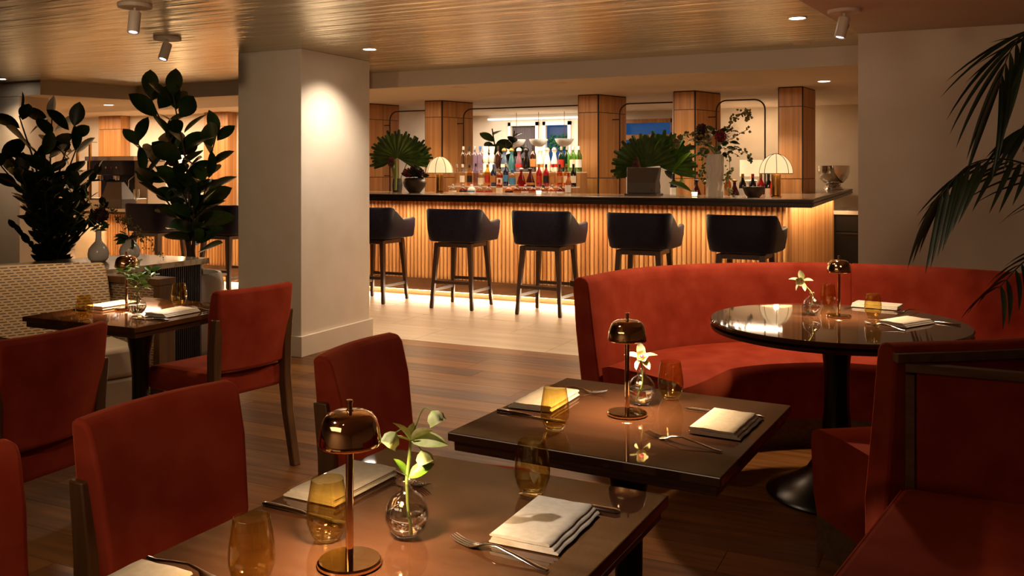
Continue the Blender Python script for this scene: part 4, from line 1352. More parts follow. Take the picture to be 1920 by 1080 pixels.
t = thing('dark_leafy_plant', (-5.74, 4.38, 0.56), 'dense nearly black leafy plant in front of the left rubber plant', 'plant')
r3 = random.Random(5)
for k in range(20):
    a = k * 2.4
    rad = 0.12 + 0.28 * r3.random()
    hh = 0.42 + 0.45 * r3.random()
    e_ = Vector((rad * math.cos(a), rad * math.sin(a), hh))
    pts = catmull([(0.04 * math.cos(a), 0.04 * math.sin(a), 0), (0.3 * e_.x, 0.3 * e_.y, 0.5 * hh), tuple(e_)], 8)
    s_ = MB().tube(pts, 0.006, 6).obj('stalk', 'leaf_black', t)
    for j in range(15):
        p = pts[min(len(pts) - 1, 2 + j)]
        b_ = a + (1.2 if j % 2 else -1.2)
        d = Vector((math.cos(b_), math.sin(b_), 0.8))
        link('leaf', leaf('zz'), s_, mdir(p, d, r3.uniform(-0.8, 0.8), r3.uniform(0.9, 1.5)))

# ------------------------------------------------------------------ palm in front of the right wall
PALM = Vector((0.95, 5.95, 0))
pot = thing('palm_planter', tuple(PALM), 'planter of the palm standing out of frame behind the booth', 'planter')
MB().lathe([(0, 0), (0.17, 0), (0.2, 0.06), (0.21, 0.45), (0.195, 0.45), (0.18, 0.41), (0, 0.41)], 32).obj('pot', 'dark_stoneware', pot, smooth=50)
t = thing('palm', (PALM.x, PALM.y, 0.41), 'dark feathery palm fronds arching in from the right edge', 'plant')


def frond(pts, n, L, droop, side=1.0, both=True, seed=1):
    rr = random.Random(seed)
    c = catmull([tuple(Vector(p) - Vector((PALM.x, PALM.y, 0.41))) for p in pts], 10)
    f = MB().tube(c, [0.009 * (1 - 0.8 * i / len(c)) for i in range(len(c))], 6).obj('frond', 'leaf_palm', t)
    m = len(c)
    for k in range(n):
        u = 0.30 + 0.70 * k / (n - 1)
        i = min(int(u * (m - 1)), m - 2)
        tg_ = (c[i + 1] - c[max(i - 1, 0)]).normalized()
        sd = tg_.cross(Vector((0, 0, 1))).normalized()
        for s in ((1, -1) if both else (side,)):
            d = tg_ * 0.75 + sd * s * 0.75 + Vector((0, 0, -droop + rr.uniform(-0.1, 0.1)))
            le = L * (0.55 + 0.45 * math.sin(PI * min(1, 0.25 + 0.75 * (1 - u) + 0.1)))
            link('leaflet', leaf('palm'), f, mdir(c[i], d, s * 0.4, (le / 0.36, 1.25, le / 0.36)))


b0 = (PALM.x, PALM.y, 0.45)
frond([b0, (0.72, 5.75, 1.1), (0.47, 5.42, 1.36), (0.28, 5.28, 1.455), (0.10, 5.19, 1.43), (-0.04, 5.14, 1.27)], 15, 0.46, 0.60, seed=2)
frond([b0, (0.95, 5.75, 1.5), (0.66, 5.45, 2.08), (0.42, 5.30, 2.13), (0.29, 5.22, 2.02), (0.23, 5.2, 1.83)], 13, 0.55, 0.30, seed=3)
frond([b0, (0.8, 5.7, 1.2), (0.58, 5.55, 1.55), (0.42, 5.48, 1.64), (0.32, 5.45, 1.60)], 12, 0.28, 0.45, seed=4)
frond([b0, (0.80, 5.75, 0.9), (0.55, 5.45, 1.02), (0.36, 5.2, 0.96), (0.22, 5.05, 0.82)], 12, 0.26, 0.25, seed=5)
frond([b0, (1.05, 5.75, 1.2), (0.85, 5.4, 1.75), (0.62, 5.1, 1.85), (0.45, 4.95, 1.75)], 14, 0.36, 0.6, seed=6)

# ------------------------------------------------------------------ things on the bar counter
def dome_lamp(x, y, label):
    t = thing('dome_lamp', (x, y, CZ), label, 'lamp', 'dome lamps on the bar')
    MB().lathe([(0, 0), (0.048, 0), (0.048, 0.012), (0.030, 0.014), (0.043, 0.02), (0.043, 0.225), (0, 0.225)], 28).obj('base', 'brass_brushed', t, smooth=40)
    rr, hh, z0 = 0.152, 0.185, 0.225
    prof = [(rr * math.cos(a), z0 + hh * math.sin(a)) for a in [PI / 2 * k / 10 for k in range(11)]]
    sh_ = MB().lathe(prof, 40).obj('lamp_shade', 'shade_cloth', t, smooth=60)
    for k in range(8):
        a = 2 * PI * k / 8 + 0.2
        pts = [(1.008 * r_ * math.cos(a), 1.008 * r_ * math.sin(a), z + 0.001) for r_, z in prof[:-1]] + [(0, 0, z0 + hh + 0.002)]
        MB().tube(pts, 0.0028, 6).obj('rib', 'bronze_tube', sh_)
    MB().lathe([(rr - 0.002, z0 - 0.003), (rr + 0.003, z0 - 0.003), (rr + 0.003, z0 + 0.003), (rr - 0.002, z0 + 0.003), (rr - 0.002, z0 - 0.003)], 40).obj('rim', 'bronze_tube', sh_)
    point('dome_lamp_light', (x, y, CZ + 0.26), 1.8, SOFT, 0.03)


dome_lamp(-5.22, 8.95, 'glowing cream dome lamp left of the bottles on the bar')
dome_lamp(-1.47, 8.82, 'glowing cream dome lamp at the right end of the bar')


def fan_leaf(b, c, d_up, d_side, rad, a0, a1, n, wid):
    """pleated fan of blades spread from c"""
    c, d_up, d_side = Vector(c), Vector(d_up).normalized(), Vector(d_side).normalized()
    nr = d_side.cross(d_up)
    for k in range(n):
        a = a0 + (a1 - a0) * k / (n - 1)
        d = d_side * math.cos(a) + d_up * math.sin(a)
        q = d_side * -math.sin(a) + d_up * math.cos(a)
        L = rad * (0.92 + 0.08 * math.sin(k * 2.3))
        z = nr * (0.010 * (1 if k % 2 else -1))
        p0, p1, p2 = c, c + d * L * 0.62, c + d * L + nr * 0.05 * rad
        w = wid
        b.add([tuple(p0), tuple(p1 + q * w + z), tuple(p1 - z * 1.0), tuple(p1 - q * w + z), tuple(p2 + q * w * 0.45 + z), tuple(p2), tuple(p2 - q * w * 0.45 + z)],
              [(0, 1, 2), (0, 2, 3), (1, 4, 5, 2), (2, 5, 6, 3)])
    return b


def fan_palm(x, y, leaves, label, vlab, vh=0.16):
    v = thing('dark_vase', (x, y, CZ), vlab, 'vase')
    MB().lathe([(0, 0), (0.055, 0), (0.065, vh * 0.5), (0.055, vh), (0.045, vh), (0.045, 0.02), (0, 0.02)], 24).obj('body', 'dark_stoneware', v, smooth=50)
    t = thing('fan_palm_arrangement', (x, y, CZ + 0.025), label, 'plant')
    for (dx, dz, dy, rad, a0, a1, n, mat) in leaves:
        c = Rr * dx + Vector((-0.434, 0.901, 0)) * dy + Vector((0, 0, dz))
        MB().tube([(0, 0, 0), tuple(c * 0.5 + Vector((0, 0, 0.03))), tuple(c)], 0.006, 6).obj('stalk', 'stem_green', t)
        fan_leaf(MB(), c, (0, 0, 1), Rr, rad, R(a0), R(a1), n, rad * 0.085).obj('fan_leaf', mat, t, smooth=0)
    return t


fp = fan_palm(-5.86, 9.05, [(0.0, 0.38, 0.0, 0.34, -25, 205, 30, 'leaf_fan'), (0.13, 0.36, 0.06, 0.30, -20, 130, 20, 'leaf_fan')],
              'green fan palm leaves spread at the left end of the bar', 'dark vase holding the left fan palm leaves')
MB().lathe([(0, 0), (0.03, 0.02), (0.045, 0.06), (0.04, 0.11), (0.02, 0.13), (0, 0.13)], 12, mloc(-0.05, -0.05, 0.26)).obj('protea', 'protea', fp)
MB().tube(catmull([(0, 0, 0.05), (0.02, -0.05, 0.30), (0.05, -0.10, 0.34), (0.06, -0.12, 0.2), (0.055, -0.12, 0.0)], 5), 0.016, 8).obj('hanging_bloom', 'stem_green', fp)
MB().tube(catmull([(0, 0, 0.02), (-0.03, -0.02, 0.2), (-0.05, -0.03, 0.32)], 5), 0.02, 8).obj('stalk', 'stem_green', fp)
fp = fan_palm(-2.78, 9.22, [(-0.10, 0.26, 0.0, 0.37, 15, 200, 28, 'leaf_fan'), (0.08, 0.26, 0.07, 0.40, -15, 120, 24, 'leaf_fan')],
              'green fan palm leaves spread behind the order screen', 'dark vase behind the order screen')
for (dx, dz, s, roll, ln) in ((0.30, 0.34, 1.25, 0.9, (0.35, 0.9)), (0.30, 0.20, 1.15, 0.6, (0.5, 0.7)), (0.22, 0.10, 1.0, -0.5, (1, -0.2)), (0.04, 0.34, 0.9, 1.1, (0.05, 1.0))):
    link('broad_leaf', leaf('broad'), fp, mdir(Rr * dx * 0.6 + Vector((0, 0.05, dz)), Rr * ln[0] + Vector((0, -0.2, ln[1])), roll, s))
MB().lathe([(0, 0), (0.04, 0.03), (0.05, 0.10), (0.035, 0.15), (0.02, 0.19), (0, 0.2)], 12, Matrix.Translation(Rr * -0.17 + Vector((0.0, -0.06, 0.17)))).obj('protea', 'protea', fp)
# rubber plant rising behind the bar
for (x, y, l, stems) in ((-5.72, 11.6, 'dark rubber plant seen through the bar opening behind the bottles', [(-0.1, 2.0, 0), (0.10, 1.97, 0), (0.02, 1.8, 0), (-0.15, 1.75, 0), (0.16, 1.75, 0)]),
                         (-3.05, 11.5, 'dark rubber plant seen through the bar opening above the right fan palm', [(0.0, 2.0, 0), (0.10, 1.9, 0), (-0.12, 1.85, 0), (0.05, 1.7, 0)])):
    pot = thing('planter', (x, y, 0), 'dark planter behind the bar below the ' + ('left' if x < -4 else 'right') + ' rubber plant', 'planter')
    MB().lathe([(0, 0), (0.16, 0), (0.2, 0.1), (0.2, 0.55), (0.18, 0.55), (0.17, 0.5), (0, 0.5)], 24).obj('pot', 'dark_stoneware', pot, smooth=50)
    t = thing('rubber_plant', (x, y, 0.5), l, 'plant')
    r4 = random.Random(int(-x * 10))
    for (dx, z, _) in stems:
        e_ = Rr * dx * 1.6 + Vector((0, 0, z - 0.5))
        pts = catmull([(0, 0, 0), tuple(Vector((0.3 * e_.x, 0.3 * e_.y, e_.z * 0.5))), tuple(e_)], 8)
        s_ = MB().tube(pts, 0.009, 6).obj('stem', 'stem_brown', t)
        for j in range(9):
            p = pts[min(len(pts) - 1, 7 + j)]
            a = j * 2.4 + dx * 9
            link('leaf', leaf('rubber'), s_, mdir(p, Vector((math.cos(a), math.sin(a), r4.uniform(0.2, 1.0))), r4.uniform(-1, 1), r4.uniform(1.0, 1.35)))

# dark urn with red blooms
t = thing('stoneware_urn', (-5.45, 8.78, CZ), 'round dark stoneware urn at the left end of the bar', 'vase')
MB().lathe([(0, 0), (0.06, 0), (0.075, 0.015), (0.12, 0.07), (0.135, 0.12), (0.115, 0.16), (0.09, 0.172), (0.08, 0.165), (0.08, 0.1), (0, 0.05)], 32).obj('body', 'dark_stoneware', t, smooth=50)
t = thing('urn_bouquet', (-5.45, 8.78, CZ + 0.06), 'dark red blooms and greenery in the stoneware urn', 'flower')
for (dx, dz, r_, mat) in ((-0.07, 0.17, 0.055, 'petal_red'), (0.07, 0.16, 0.06, 'petal_burgundy'), (0.0, 0.21, 0.045, 'petal_burgundy')):
    c = Rr * dx + Vector((0.02, -0.05, dz))
    MB().tube([(0, 0, 0), tuple(c)], 0.004, 6).obj('stem', 'stem_green', t)
    flower_ball(MB(), tuple(c), r_, 60).obj('bloom', mat, t, smooth=60)
for k in range(22):
    a = k * 2.4
    link('leaf', leaf('dark'), t, mdir((0.03 * math.cos(a), 0.03 * math.sin(a), 0.12), Vector((math.cos(a), math.sin(a), rnd.uniform(0.2, 1.6))), rnd.uniform(-1, 1), rnd.uniform(0.9, 1.7)))

# order screen, seen from behind
t = thing('order_screen', (-2.80, 8.92, CZ), 'grey order screen seen from behind on the bar', 'screen')
b = MB()
b.loft([[(-0.15, -0.10, 0.02), (0.15, -0.10, 0.02), (0.15, 0.10, 0.02), (-0.15, 0.10, 0.02)], [(-0.15, -0.10, 0.13), (0.15, -0.10, 0.13), (0.15, 0.06, 0.13), (-0.15, 0.06, 0.13)],
        [(-0.185, 0.0, 0.285), (0.17, 0.0, 0.285), (0.17, 0.05, 0.285), (-0.185, 0.05, 0.285)]])
b.obj('housing', 'pos_grey', t, smooth=20, bevel=0.008)
MB().box(-0.17, 0.17, -0.12, 0.12, 0.0, 0.019).obj('base', 'pos_grey', t, smooth=0, bevel=0.004)
MB().lathe([(0.0045, 0), (0.006, 0.0008), (0.0085, 0.0008), (0.009, 0), (0.0045, 0)], 16, mloc(0.115, -0.101, 0.055, rx=R(90))).obj('maker_mark', 'dark_reveal', t)

for (x, y, l) in ((-2.21, 8.66, 'small lit votive candle left of the white ribbed vase'), (-3.84, 8.62, 'small lit votive candle in front of the bottles')):
    t = thing('votive_candle', (x, y, CZ), l, 'candle', 'votive candles on the bar')
    MB().lathe([(0, 0), (0.026, 0), (0.032, 0.06), (0.030, 0.06), (0.025, 0.006), (0, 0.006)], 20).obj('glass', 'clear_glass', t, smooth=50)
    MB().lathe([(0, 0.0065), (0.0245, 0.0065), (0.029, 0.045), (0, 0.042)], 20).obj('wax', 'candle_glow', t, smooth=50)

# white ribbed vase with the tall bouquet
RV = (-2.03, 8.72, CZ)
t = thing('ribbed_vase', RV, 'tall white vase with wavy vertical ribs on the bar', 'vase')
b = MB()
rings = []
for i in range(25):
    z = 0.41 * i / 24
    ring = []
    for k in range(72):
        a = 2 * PI * k / 72
        r_ = 0.078 + 0.006 * z / 0.41 + 0.006 * math.cos(12 * (a + 0.10 * math.sin(z * 42)))
        ring.append((r_ * math.cos(a), r_ * math.sin(a), z))
    rings.append(ring)
b.loft(rings)
b.obj('body', 'ceramic_white', t, smooth=60)
t = thing('tall_bouquet', (RV[0], RV[1], CZ + 0.411), 'loose bouquet with a crimson bloom and trailing stems in the white ribbed vase', 'flower')
for (dx, dz, r_, mat) in ((0.05, 0.17, 0.06, 'petal_red'), (-0.13, 0.24, 0.055, 'petal_burgundy'), (-0.15, 0.18, 0.05, 'petal_burgundy')):
    c = Rr * dx + Vector((0.02, -0.06, dz))
    MB().tube([(0, 0, 0), tuple(c)], 0.004, 6).obj('stem', 'stem_green', t)
    flower_ball(MB(), tuple(c), r_, 70).obj('bloom', mat, t, smooth=60)
for k in range(95):
    a = k * 2.4
    rr = 0.20 * math.sqrt(rnd.random())
    link('leaf', leaf('dark' if k % 3 else 'small'), t, mdir((rr * math.cos(a), rr * math.sin(a) * 0.7, rnd.uniform(0.0, 0.24)), Vector((math.cos(a), math.sin(a), rnd.uniform(-0.6, 1.0))), rnd.uniform(-1, 1), rnd.uniform(0.8, 1.35)))
for (path, n, mat) in (([(0, 0.02), (-0.12, 0.13), (-0.25, 0.19), (-0.36, 0.14), (-0.38, 0.09)], 70, 'bud_olive'), ([(0, 0.05), (0.12, 0.25), (0.20, 0.36), (0.29, 0.40), (0.31, 0.33)], 90, 'bud_olive'),
                       ([(0.08, 0.02), (0.12, 0.0), (0.13, -0.15), (0.10, -0.25), (0.14, -0.385)], 60, 'stem_green'), ([(-0.08, 0.02), (-0.12, -0.02), (-0.135, -0.15), (-0.13, -0.28)], 40, 'leaf_fan'),
                       ([(0.08, 0.03), (0.18, 0.05), (0.30, 0.0), (0.34, -0.06)], 40, 'leaf_fan'), ([(0.05, 0.1), (0.2, 0.18), (0.31, 0.24)], 16, 'bud_olive')):
    pts = catmull([tuple(Rr * dx + Vector((0.03, -0.07, dz))) for dx, dz in path], 6)
    s_ = MB().tube(pts, 0.0028, 5).obj('trailing_stem', 'stem_green', t)
    b = MB()
    for j in range(n):
        p = pts[rnd.randrange(len(pts) // 4, len(pts))] + Vector((rnd.gauss(0, 0.02), rnd.gauss(0, 0.02), rnd.gauss(0, 0.02)))
        b.lathe([(0, -0.009), (0.009, 0), (0, 0.009)], 5, mloc(p.x, p.y, p.z, rz=j, rx=j * 0.7, sc=rnd.uniform(0.9, 1.9)))
    b.obj('buds', mat, s_, smooth=60)['kind'] = 'stuff'
for k in range(9):
    a = R(38 + 3 * k if k < 5 else 128 + 4 * k)
    MB().tube([tuple(Rr * 0.02 + Vector((0, -0.03, 0.05))), tuple(Rr * (0.32 * math.cos(a)) + Vector((0.0, -0.05, 0.05 + 0.32 * math.sin(a))))], [0.004, 0.0015], 5).obj('blade', 'ceramic' if k < 5 else 'leaf_fan', t)

t = thing('stone_bowl', (-1.66, 8.72, CZ), 'dark stone bowl between the white vase and the right lamp', 'bowl')
MB().lathe([(0, 0), (0.055, 0), (0.08, 0.03), (0.10, 0.08), (0.104, 0.10), (0.096, 0.10), (0.088, 0.075), (0.06, 0.03), (0, 0.02)], 32).obj('body', 'dark_stoneware', t, smooth=50)
for k, (dx, dy, s) in enumerate(((-0.03, 0, 1), (0.035, 0.01, 1), (0.0, -0.035, 0.9), (0.0, 0.04, 0.9))):
    o = MB().lathe([(0, -0.03), (0.02, -0.026), (0.032, 0), (0.02, 0.026), (0, 0.03)], 14).obj('fruit', 'leaf_black', None, smooth=60, M=mloc(-1.66 + dx, 8.72 + dy, CZ + 0.075, sc=s))
    tag(o, 'small dark round fruit in the stone bowl, ' + ['left one', 'right one', 'front one', 'rear one'][k], 'fruit', 'fruit in the stone bowl')

t = thing('punch_bowl', (-1.36, 12.55, CZ), 'polished silver footed punch bowl at the far right end of the bar', 'bowl')
MB().lathe([(0, 0.075), (0.06, 0.075), (0.12, 0.095), (0.175, 0.15), (0.20, 0.23), (0.205, 0.315), (0.20, 0.318), (0.195, 0.31), (0.188, 0.23), (0.16, 0.155), (0.1, 0.105), (0, 0.09)], 48).obj('bowl', 'silver', t, smooth=60)
MB().lathe([(0.13, 0.0), (0.132, 0.008), (0.10, 0.045), (0.078, 0.062), (0.082, 0.068), (0.078, 0.076), (0, 0.076)], 48).obj('foot', 'silver', t, smooth=50)
hm = MB().lathe([(0, -0.012), (0.010, -0.008), (0.013, 0), (0.010, 0.008), (0, 0.012)], 10).mesh('bead', 'silver')
for k in range(14):
    a = 2 * PI * k / 14
    link('bead', hm, t, mloc(0.088 * math.cos(a), 0.088 * math.sin(a), 0.069, sc=0.7))

# ------------------------------------------------------------------ bottles
for n_, c_ in (('b_clear', '#f0ebe2'), ('b_green', '#a8d68a'), ('b_amber', '#e09a4c'), ('b_gold', '#f0cf80'), ('b_red', '#d0352c'), ('b_lilac', '#d8cbe4'), ('b_orange', '#ef9a45')):
    thin_glass(n_, c_)
for n_, c_, r_ in (('b_navy', '#141c3c', 0.12), ('b_black', '#0c0908', 0.12), ('b_white', '#e6ddd0', 0.3), ('b_blue', '#46586e', 0.25), ('b_teal', '#2f5f66', 0.25), ('b_mauve', '#6e4a54', 0.25), ('b_brown', '#2c1208', 0.1),
                  ('b_wine', '#3a0d0e', 0.12), ('b_crimson', '#8c1416', 0.15), ('b_campari', '#d8331c', 0.2), ('b_liquor', '#a4521a', 0.15)):
    pbr(n_, c_, r_, spec=0.6)
for n_, c_ in (('lab_cream', '#e0d3b8'), ('lab_black', '#15110f'), ('lab_red', '#a8281c'), ('lab_blue', '#3f7fae'), ('lab_tan', '#a8703c'), ('lab_white', '#ece6dc'), ('cap_black', '#0d0b0a'), ('cap_silver', '#b8b0a6'),
               ('cap_gold', '#a07a3a'), ('cap_red', '#8c1420'), ('cap_blue', '#24508c'), ('cap_white', '#e4ddd2')):
    pbr(n_, c_, 0.4, 0.8 if n_ in ('cap_silver', 'cap_gold') else 0.0)
PROF = {'wine': ([(0, 0), (0.034, 0), (0.037, 0.006), (0.037, 0.17), (0.033, 0.195), (0.017, 0.222), (0.0135, 0.24), (0.0135, 0.285)], 0.285, 0.0135, 0.037, (0.05, 0.14)),
        'tall': ([(0, 0), (0.030, 0), (0.034, 0.006), (0.036, 0.19), (0.030, 0.215), (0.015, 0.235), (0.013, 0.25), (0.013, 0.30)], 0.30, 0.013, 0.0355, (0.06, 0.15)),
        'square': ([(0, 0), (0.036, 0), (0.040, 0.006), (0.040, 0.125), (0.034, 0.142), (0.016, 0.155), (0.0135, 0.165), (0.0135, 0.195)], 0.195, 0.0135, 0.040, (0.02, 0.10)),
        'squat': ([(0, 0), (0.042, 0), (0.050, 0.008), (0.050, 0.07), (0.042, 0.09), (0.018, 0.105), (0.014, 0.112), (0.014, 0.13)], 0.13, 0.014, 0.050, (0.015, 0.06)),
        'decanter': ([(0, 0), (0.050, 0), (0.060, 0.008), (0.056, 0.05), (0.036, 0.12), (0.018, 0.165), (0.015, 0.185), (0.017, 0.20)], 0.20, 0.017, 0.058, (0.02, 0.05)),
        'bell': ([(0, 0), (0.030, 0), (0.042, 0.01), (0.048, 0.06), (0.042, 0.13), (0.026, 0.19), (0.019, 0.225), (0.022, 0.245), (0.034, 0.268)], 0.268, 0.034, 0.046, (0.06, 0.10)),
        'tiered': ([(0, 0), (0.034, 0), (0.036, 0.09), (0.026, 0.105), (0.036, 0.12), (0.036, 0.19), (0.022, 0.215), (0.028, 0.235), (0.034, 0.275), (0.037, 0.30)], 0.30, 0.03, 0.037, None)}
BM = {}


def bottle(kind, mat, lab, cap, x, y, z, label, group, sc=1.0, txt=None):
    prof, H, rn, rb, lz = PROF[kind]
    t = thing('bottle', (x, y, z), label, 'bottle', group, rz=rnd.random() * 0.4)
    t.scale = (sc, sc, sc)
    k = (kind, mat)
    if k not in BM:
        b = MB()
        if kind == 'square':
            M = Matrix.Rotation(PI / 4, 4, 'Z')
            b.lathe(prof, 8, M)
        else:
            b.lathe(prof, 20)
        BM[k] = b.mesh('body', mat, smooth=50)
    link('body', BM[k], t)
    k = (kind, cap)
    if k not in BM:
        if kind == 'bell':
            pc = [(0.034, H), (0.036, H + 0.006), (0.030, H + 0.026), (0.015, H + 0.040), (0, H + 0.043)]
        elif kind == 'decanter':
            pc = [(0.012, H), (0.013, H + 0.004), (0.024, H + 0.010), (0.028, H + 0.022), (0.018, H + 0.034), (0, H + 0.036)]
        elif kind == 'tiered':
            pc = [(0.03, H - 0.001), (0.030, H + 0.004), (0, H + 0.005)]
        else:
            pc = [(rn + 0.001, H - 0.035), (rn + 0.002, H - 0.034), (rn + 0.002, H + 0.004), (rn - 0.002, H + 0.007), (0, H + 0.007)]
        BM[k] = MB().lathe(pc, 16).mesh('cap', cap, smooth=40)
    link('cap', BM[k], t)
    if lab and lz:
        k = (kind, lab)
        if k not in BM:
            r_ = rb + 0.0012
            b = MB()
            if kind == 'square':
                b.lathe([(r_, lz[0]), (r_, lz[1])], 8, Matrix.Rotation(PI / 4, 4, 'Z'))
            else:
                if kind in ('decanter', 'bell'):
                    r_ += 0.002
                b.lathe([(r_, lz[0]), (r_, lz[1])], 16, None, R(-165), R(-15))
            BM[k] = b.mesh('label', lab, smooth=50)
        lo = link('label', BM[k], t)
    return t


ROW1 = [-5.481, -5.336, -5.22, -5.104, -4.983, -4.844, -4.713, -4.608, -4.50, -4.39, -4.27, -4.16, -4.05, -3.955]
R1 = [('squat', 'b_clear', 'lab_cream', 'cap_silver', 'clear squat'), ('squat', 'b_amber', 'lab_black', 'cap_silver', 'amber squat'), ('squat', 'b_white', 'lab_blue', 'cap_white', 'white squat blue labelled'),
      ('squat', 'b_clear', 'lab_red', 'cap_silver', 'clear squat red labelled'), ('squat', 'b_clear', 'lab_red', 'cap_red', 'clear squat red capped'), ('square', 'b_amber', 'lab_cream', 'cap_red', 'amber square cream labelled'),
      ('squat', 'b_liquor', 'lab_black', 'cap_silver', 'brown squat'), ('squat', 'b_amber', 'lab_tan', 'cap_gold', 'amber tan labelled squat'), ('squat', 'b_amber', 'lab_cream', 'cap_silver', 'amber cream labelled squat'),
      ('squat', 'b_orange', 'lab_tan', 'cap_black', 'orange squat'), ('squat', 'b_gold', 'lab_white', 'cap_black', 'golden squat'), ('squat', 'b_liquor', 'lab_white', 'cap_silver', 'brown white labelled squat'),
      ('squat', 'b_amber', 'lab_white', 'cap_gold', 'amber white labelled squat'), ('wine', 'b_liquor', 'lab_white', 'cap_red', 'tall orange brown red capped')]
for i, (x, (k, m_, l_, c_, d_)) in enumerate(zip(ROW1, R1)):
    bottle(k, m_, l_, c_, x, 9.715, 1.1003, '%s bottle, %s from the left in the front bottle row' % (d_, ORD[i]), 'bottles on the front ledge', 0.98 if k != 'wine' else 0.95)
ROW2 = [-5.522, -5.442, -5.343, -5.255, -5.18, -5.095, -5.01, -4.925, -4.842, -4.755, -4.635, -4.515, -4.402, -4.310, -4.221, -4.135, -4.045, -3.960]
R2 = [('wine', 'b_clear', None, 'cap_silver', 'clear glass'), ('wine', 'b_clear', 'lab_white', 'cap_white', 'clear white labelled'), ('wine', 'b_gold', 'lab_black', 'cap_black', 'golden black labelled'), ('tall', 'b_lilac', None, 'cap_black', 'lilac tall'),
      ('square', 'b_clear', 'lab_cream', 'cap_silver', 'clear square'), ('wine', 'b_gold', 'lab_red', 'cap_gold', 'yellow red labelled'), ('wine', 'b_navy', 'lab_tan', 'cap_blue', 'navy blue capped'), ('square', 'b_amber', 'lab_cream', 'cap_gold', 'amber square'),
      ('tall', 'b_navy', 'lab_blue', 'cap_silver', 'tall navy'), ('square', 'b_clear', 'lab_blue', 'cap_blue', 'clear square blue labelled'), ('decanter', 'b_red', None, 'cap_silver', 'red crystal decanter'), ('decanter', 'b_wine', 'lab_tan', 'cap_black', 'dark red round'),
      ('wine', 'b_crimson', 'lab_red', 'cap_gold', 'crimson'), ('wine', 'b_crimson', 'lab_black', 'cap_black', 'crimson black capped'), ('wine', 'b_clear', 'lab_tan', 'cap_red', 'clear tan labelled'), ('wine', 'b_orange', 'lab_tan', 'cap_black', 'orange'),
      ('wine', 'b_gold', 'lab_cream', 'cap_gold', 'golden cream labelled'), ('wine', 'b_black', 'lab_cream', 'cap_black', 'black cream labelled')]
for i, (x, (k, m_, l_, c_, d_)) in enumerate(zip(ROW2, R2)):
    bottle(k, m_, l_, c_, x, 9.89, 1.2103, '%s bottle, %s from the left in the middle bottle row' % (d_, ORD[i]), 'bottles on the middle ledge', 1.02 if k == 'square' else 0.95 if k == 'decanter' else 0.92)
ROW3 = [-5.544, -5.463, -5.382, -5.305, -5.222, -5.138, -5.053, -4.965, -4.865, -4.765, -4.665, -4.575, -4.48, -4.385, -4.292, -4.20, -4.125, -4.05, -3.975]
R3 = [('tall', 'b_clear', None, 'cap_silver', 'clear tall'), ('tall', 'b_clear', None, 'cap_black', 'clear black capped tall'), ('tall', 'b_lilac', None, 'cap_silver', 'frosted tall'), ('tall', 'b_lilac', None, 'cap_blue', 'frosted blue capped tall'),
      ('tiered', 'b_white', None, 'cap_white', 'white tiered'), ('tiered', 'b_white', None, 'cap_red', 'white tiered red topped'), ('tall', 'b_brown', None, 'cap_black', 'dark brown tall'), ('bell', 'b_blue', 'lab_cream', 'cap_gold', 'pale blue bell shaped'),
      ('bell', 'b_teal', None, 'cap_gold', 'teal bell shaped'), ('bell', 'b_mauve', 'lab_red', 'cap_white', 'mauve bell shaped'), ('bell', 'b_black', None, 'cap_black', 'black bell shaped'), ('tall', 'b_brown', 'lab_tan', 'cap_black', 'dark brown tan labelled tall'),
      ('bell', 'b_white', 'lab_tan', 'cap_white', 'white bell shaped'), ('bell', 'b_white', None, 'cap_silver', 'white silver topped bell shaped'), ('bell', 'b_white', 'lab_red', 'cap_silver', 'white red labelled bell shaped'), ('wine', 'b_green', 'lab_red', 'cap_silver', 'green red labelled'),
      ('wine', 'b_green', None, 'cap_silver', 'green'), ('wine', 'b_green', 'lab_cream', 'cap_white', 'green cream labelled'), ('wine', 'b_green', 'lab_white', 'cap_white', 'green white labelled')]
for i, (x, (k, m_, l_, c_, d_)) in enumerate(zip(ROW3, R3)):
    bottle(k, m_, l_, c_, x, 10.10, 1.3853, '%s bottle, %s from the left in the rear bottle row' % (d_, ORD[i]), 'bottles on the rear ledge', 0.96 if k == 'bell' else 1.05)
RR = [(-2.75, 'wine', 'b_black', 'lab_white', 'cap_black', 'black white labelled bottle behind the order screen'), (-2.66, 'wine', 'b_green', 'lab_tan', 'cap_red', 'green red capped bottle behind the order screen'),
      (-2.46, 'decanter', 'b_wine', 'lab_red', 'cap_black', 'dark round bottle left of the white ribbed vase'), (-2.34, 'tall', 'b_gold', None, 'cap_gold', 'golden slim bottle just left of the white ribbed vase'),
      (-2.241, 'tall', 'b_lilac', None, 'cap_black', 'pale slim bottle just right of the white ribbed vase'), (-2.15, 'wine', 'b_amber', 'lab_tan', 'cap_red', 'amber bottle behind the trailing green stem'),
      (-2.05, 'decanter', 'b_wine', 'lab_tan', 'cap_gold', 'dark round bottle with diamond tan label'), (-1.965, 'wine', 'b_black', 'lab_white', 'cap_gold', 'black bottle with white label left of the stone bowl'),
      (-1.885, 'wine', 'b_black', 'lab_tan', 'cap_red', 'black red capped bottle left behind the stone bowl'), (-1.80, 'wine', 'b_crimson', None, 'cap_gold', 'bright red bottle behind the stone bowl'),
      (-1.72, 'wine', 'b_black', 'lab_cream', 'cap_black', 'black cream labelled bottle right behind the stone bowl'), (-1.64, 'wine', 'b_campari', 'lab_red', 'cap_black', 'orange red bottle beside the right dome lamp')]
for (x, k, m_, l_, c_, d_) in RR:
    bottle(k, m_, l_, c_, x, 9.85 if 'behind' in d_ else 9.72, 1.0703, d_, 'bottles at the right of the back bar', 1.02)
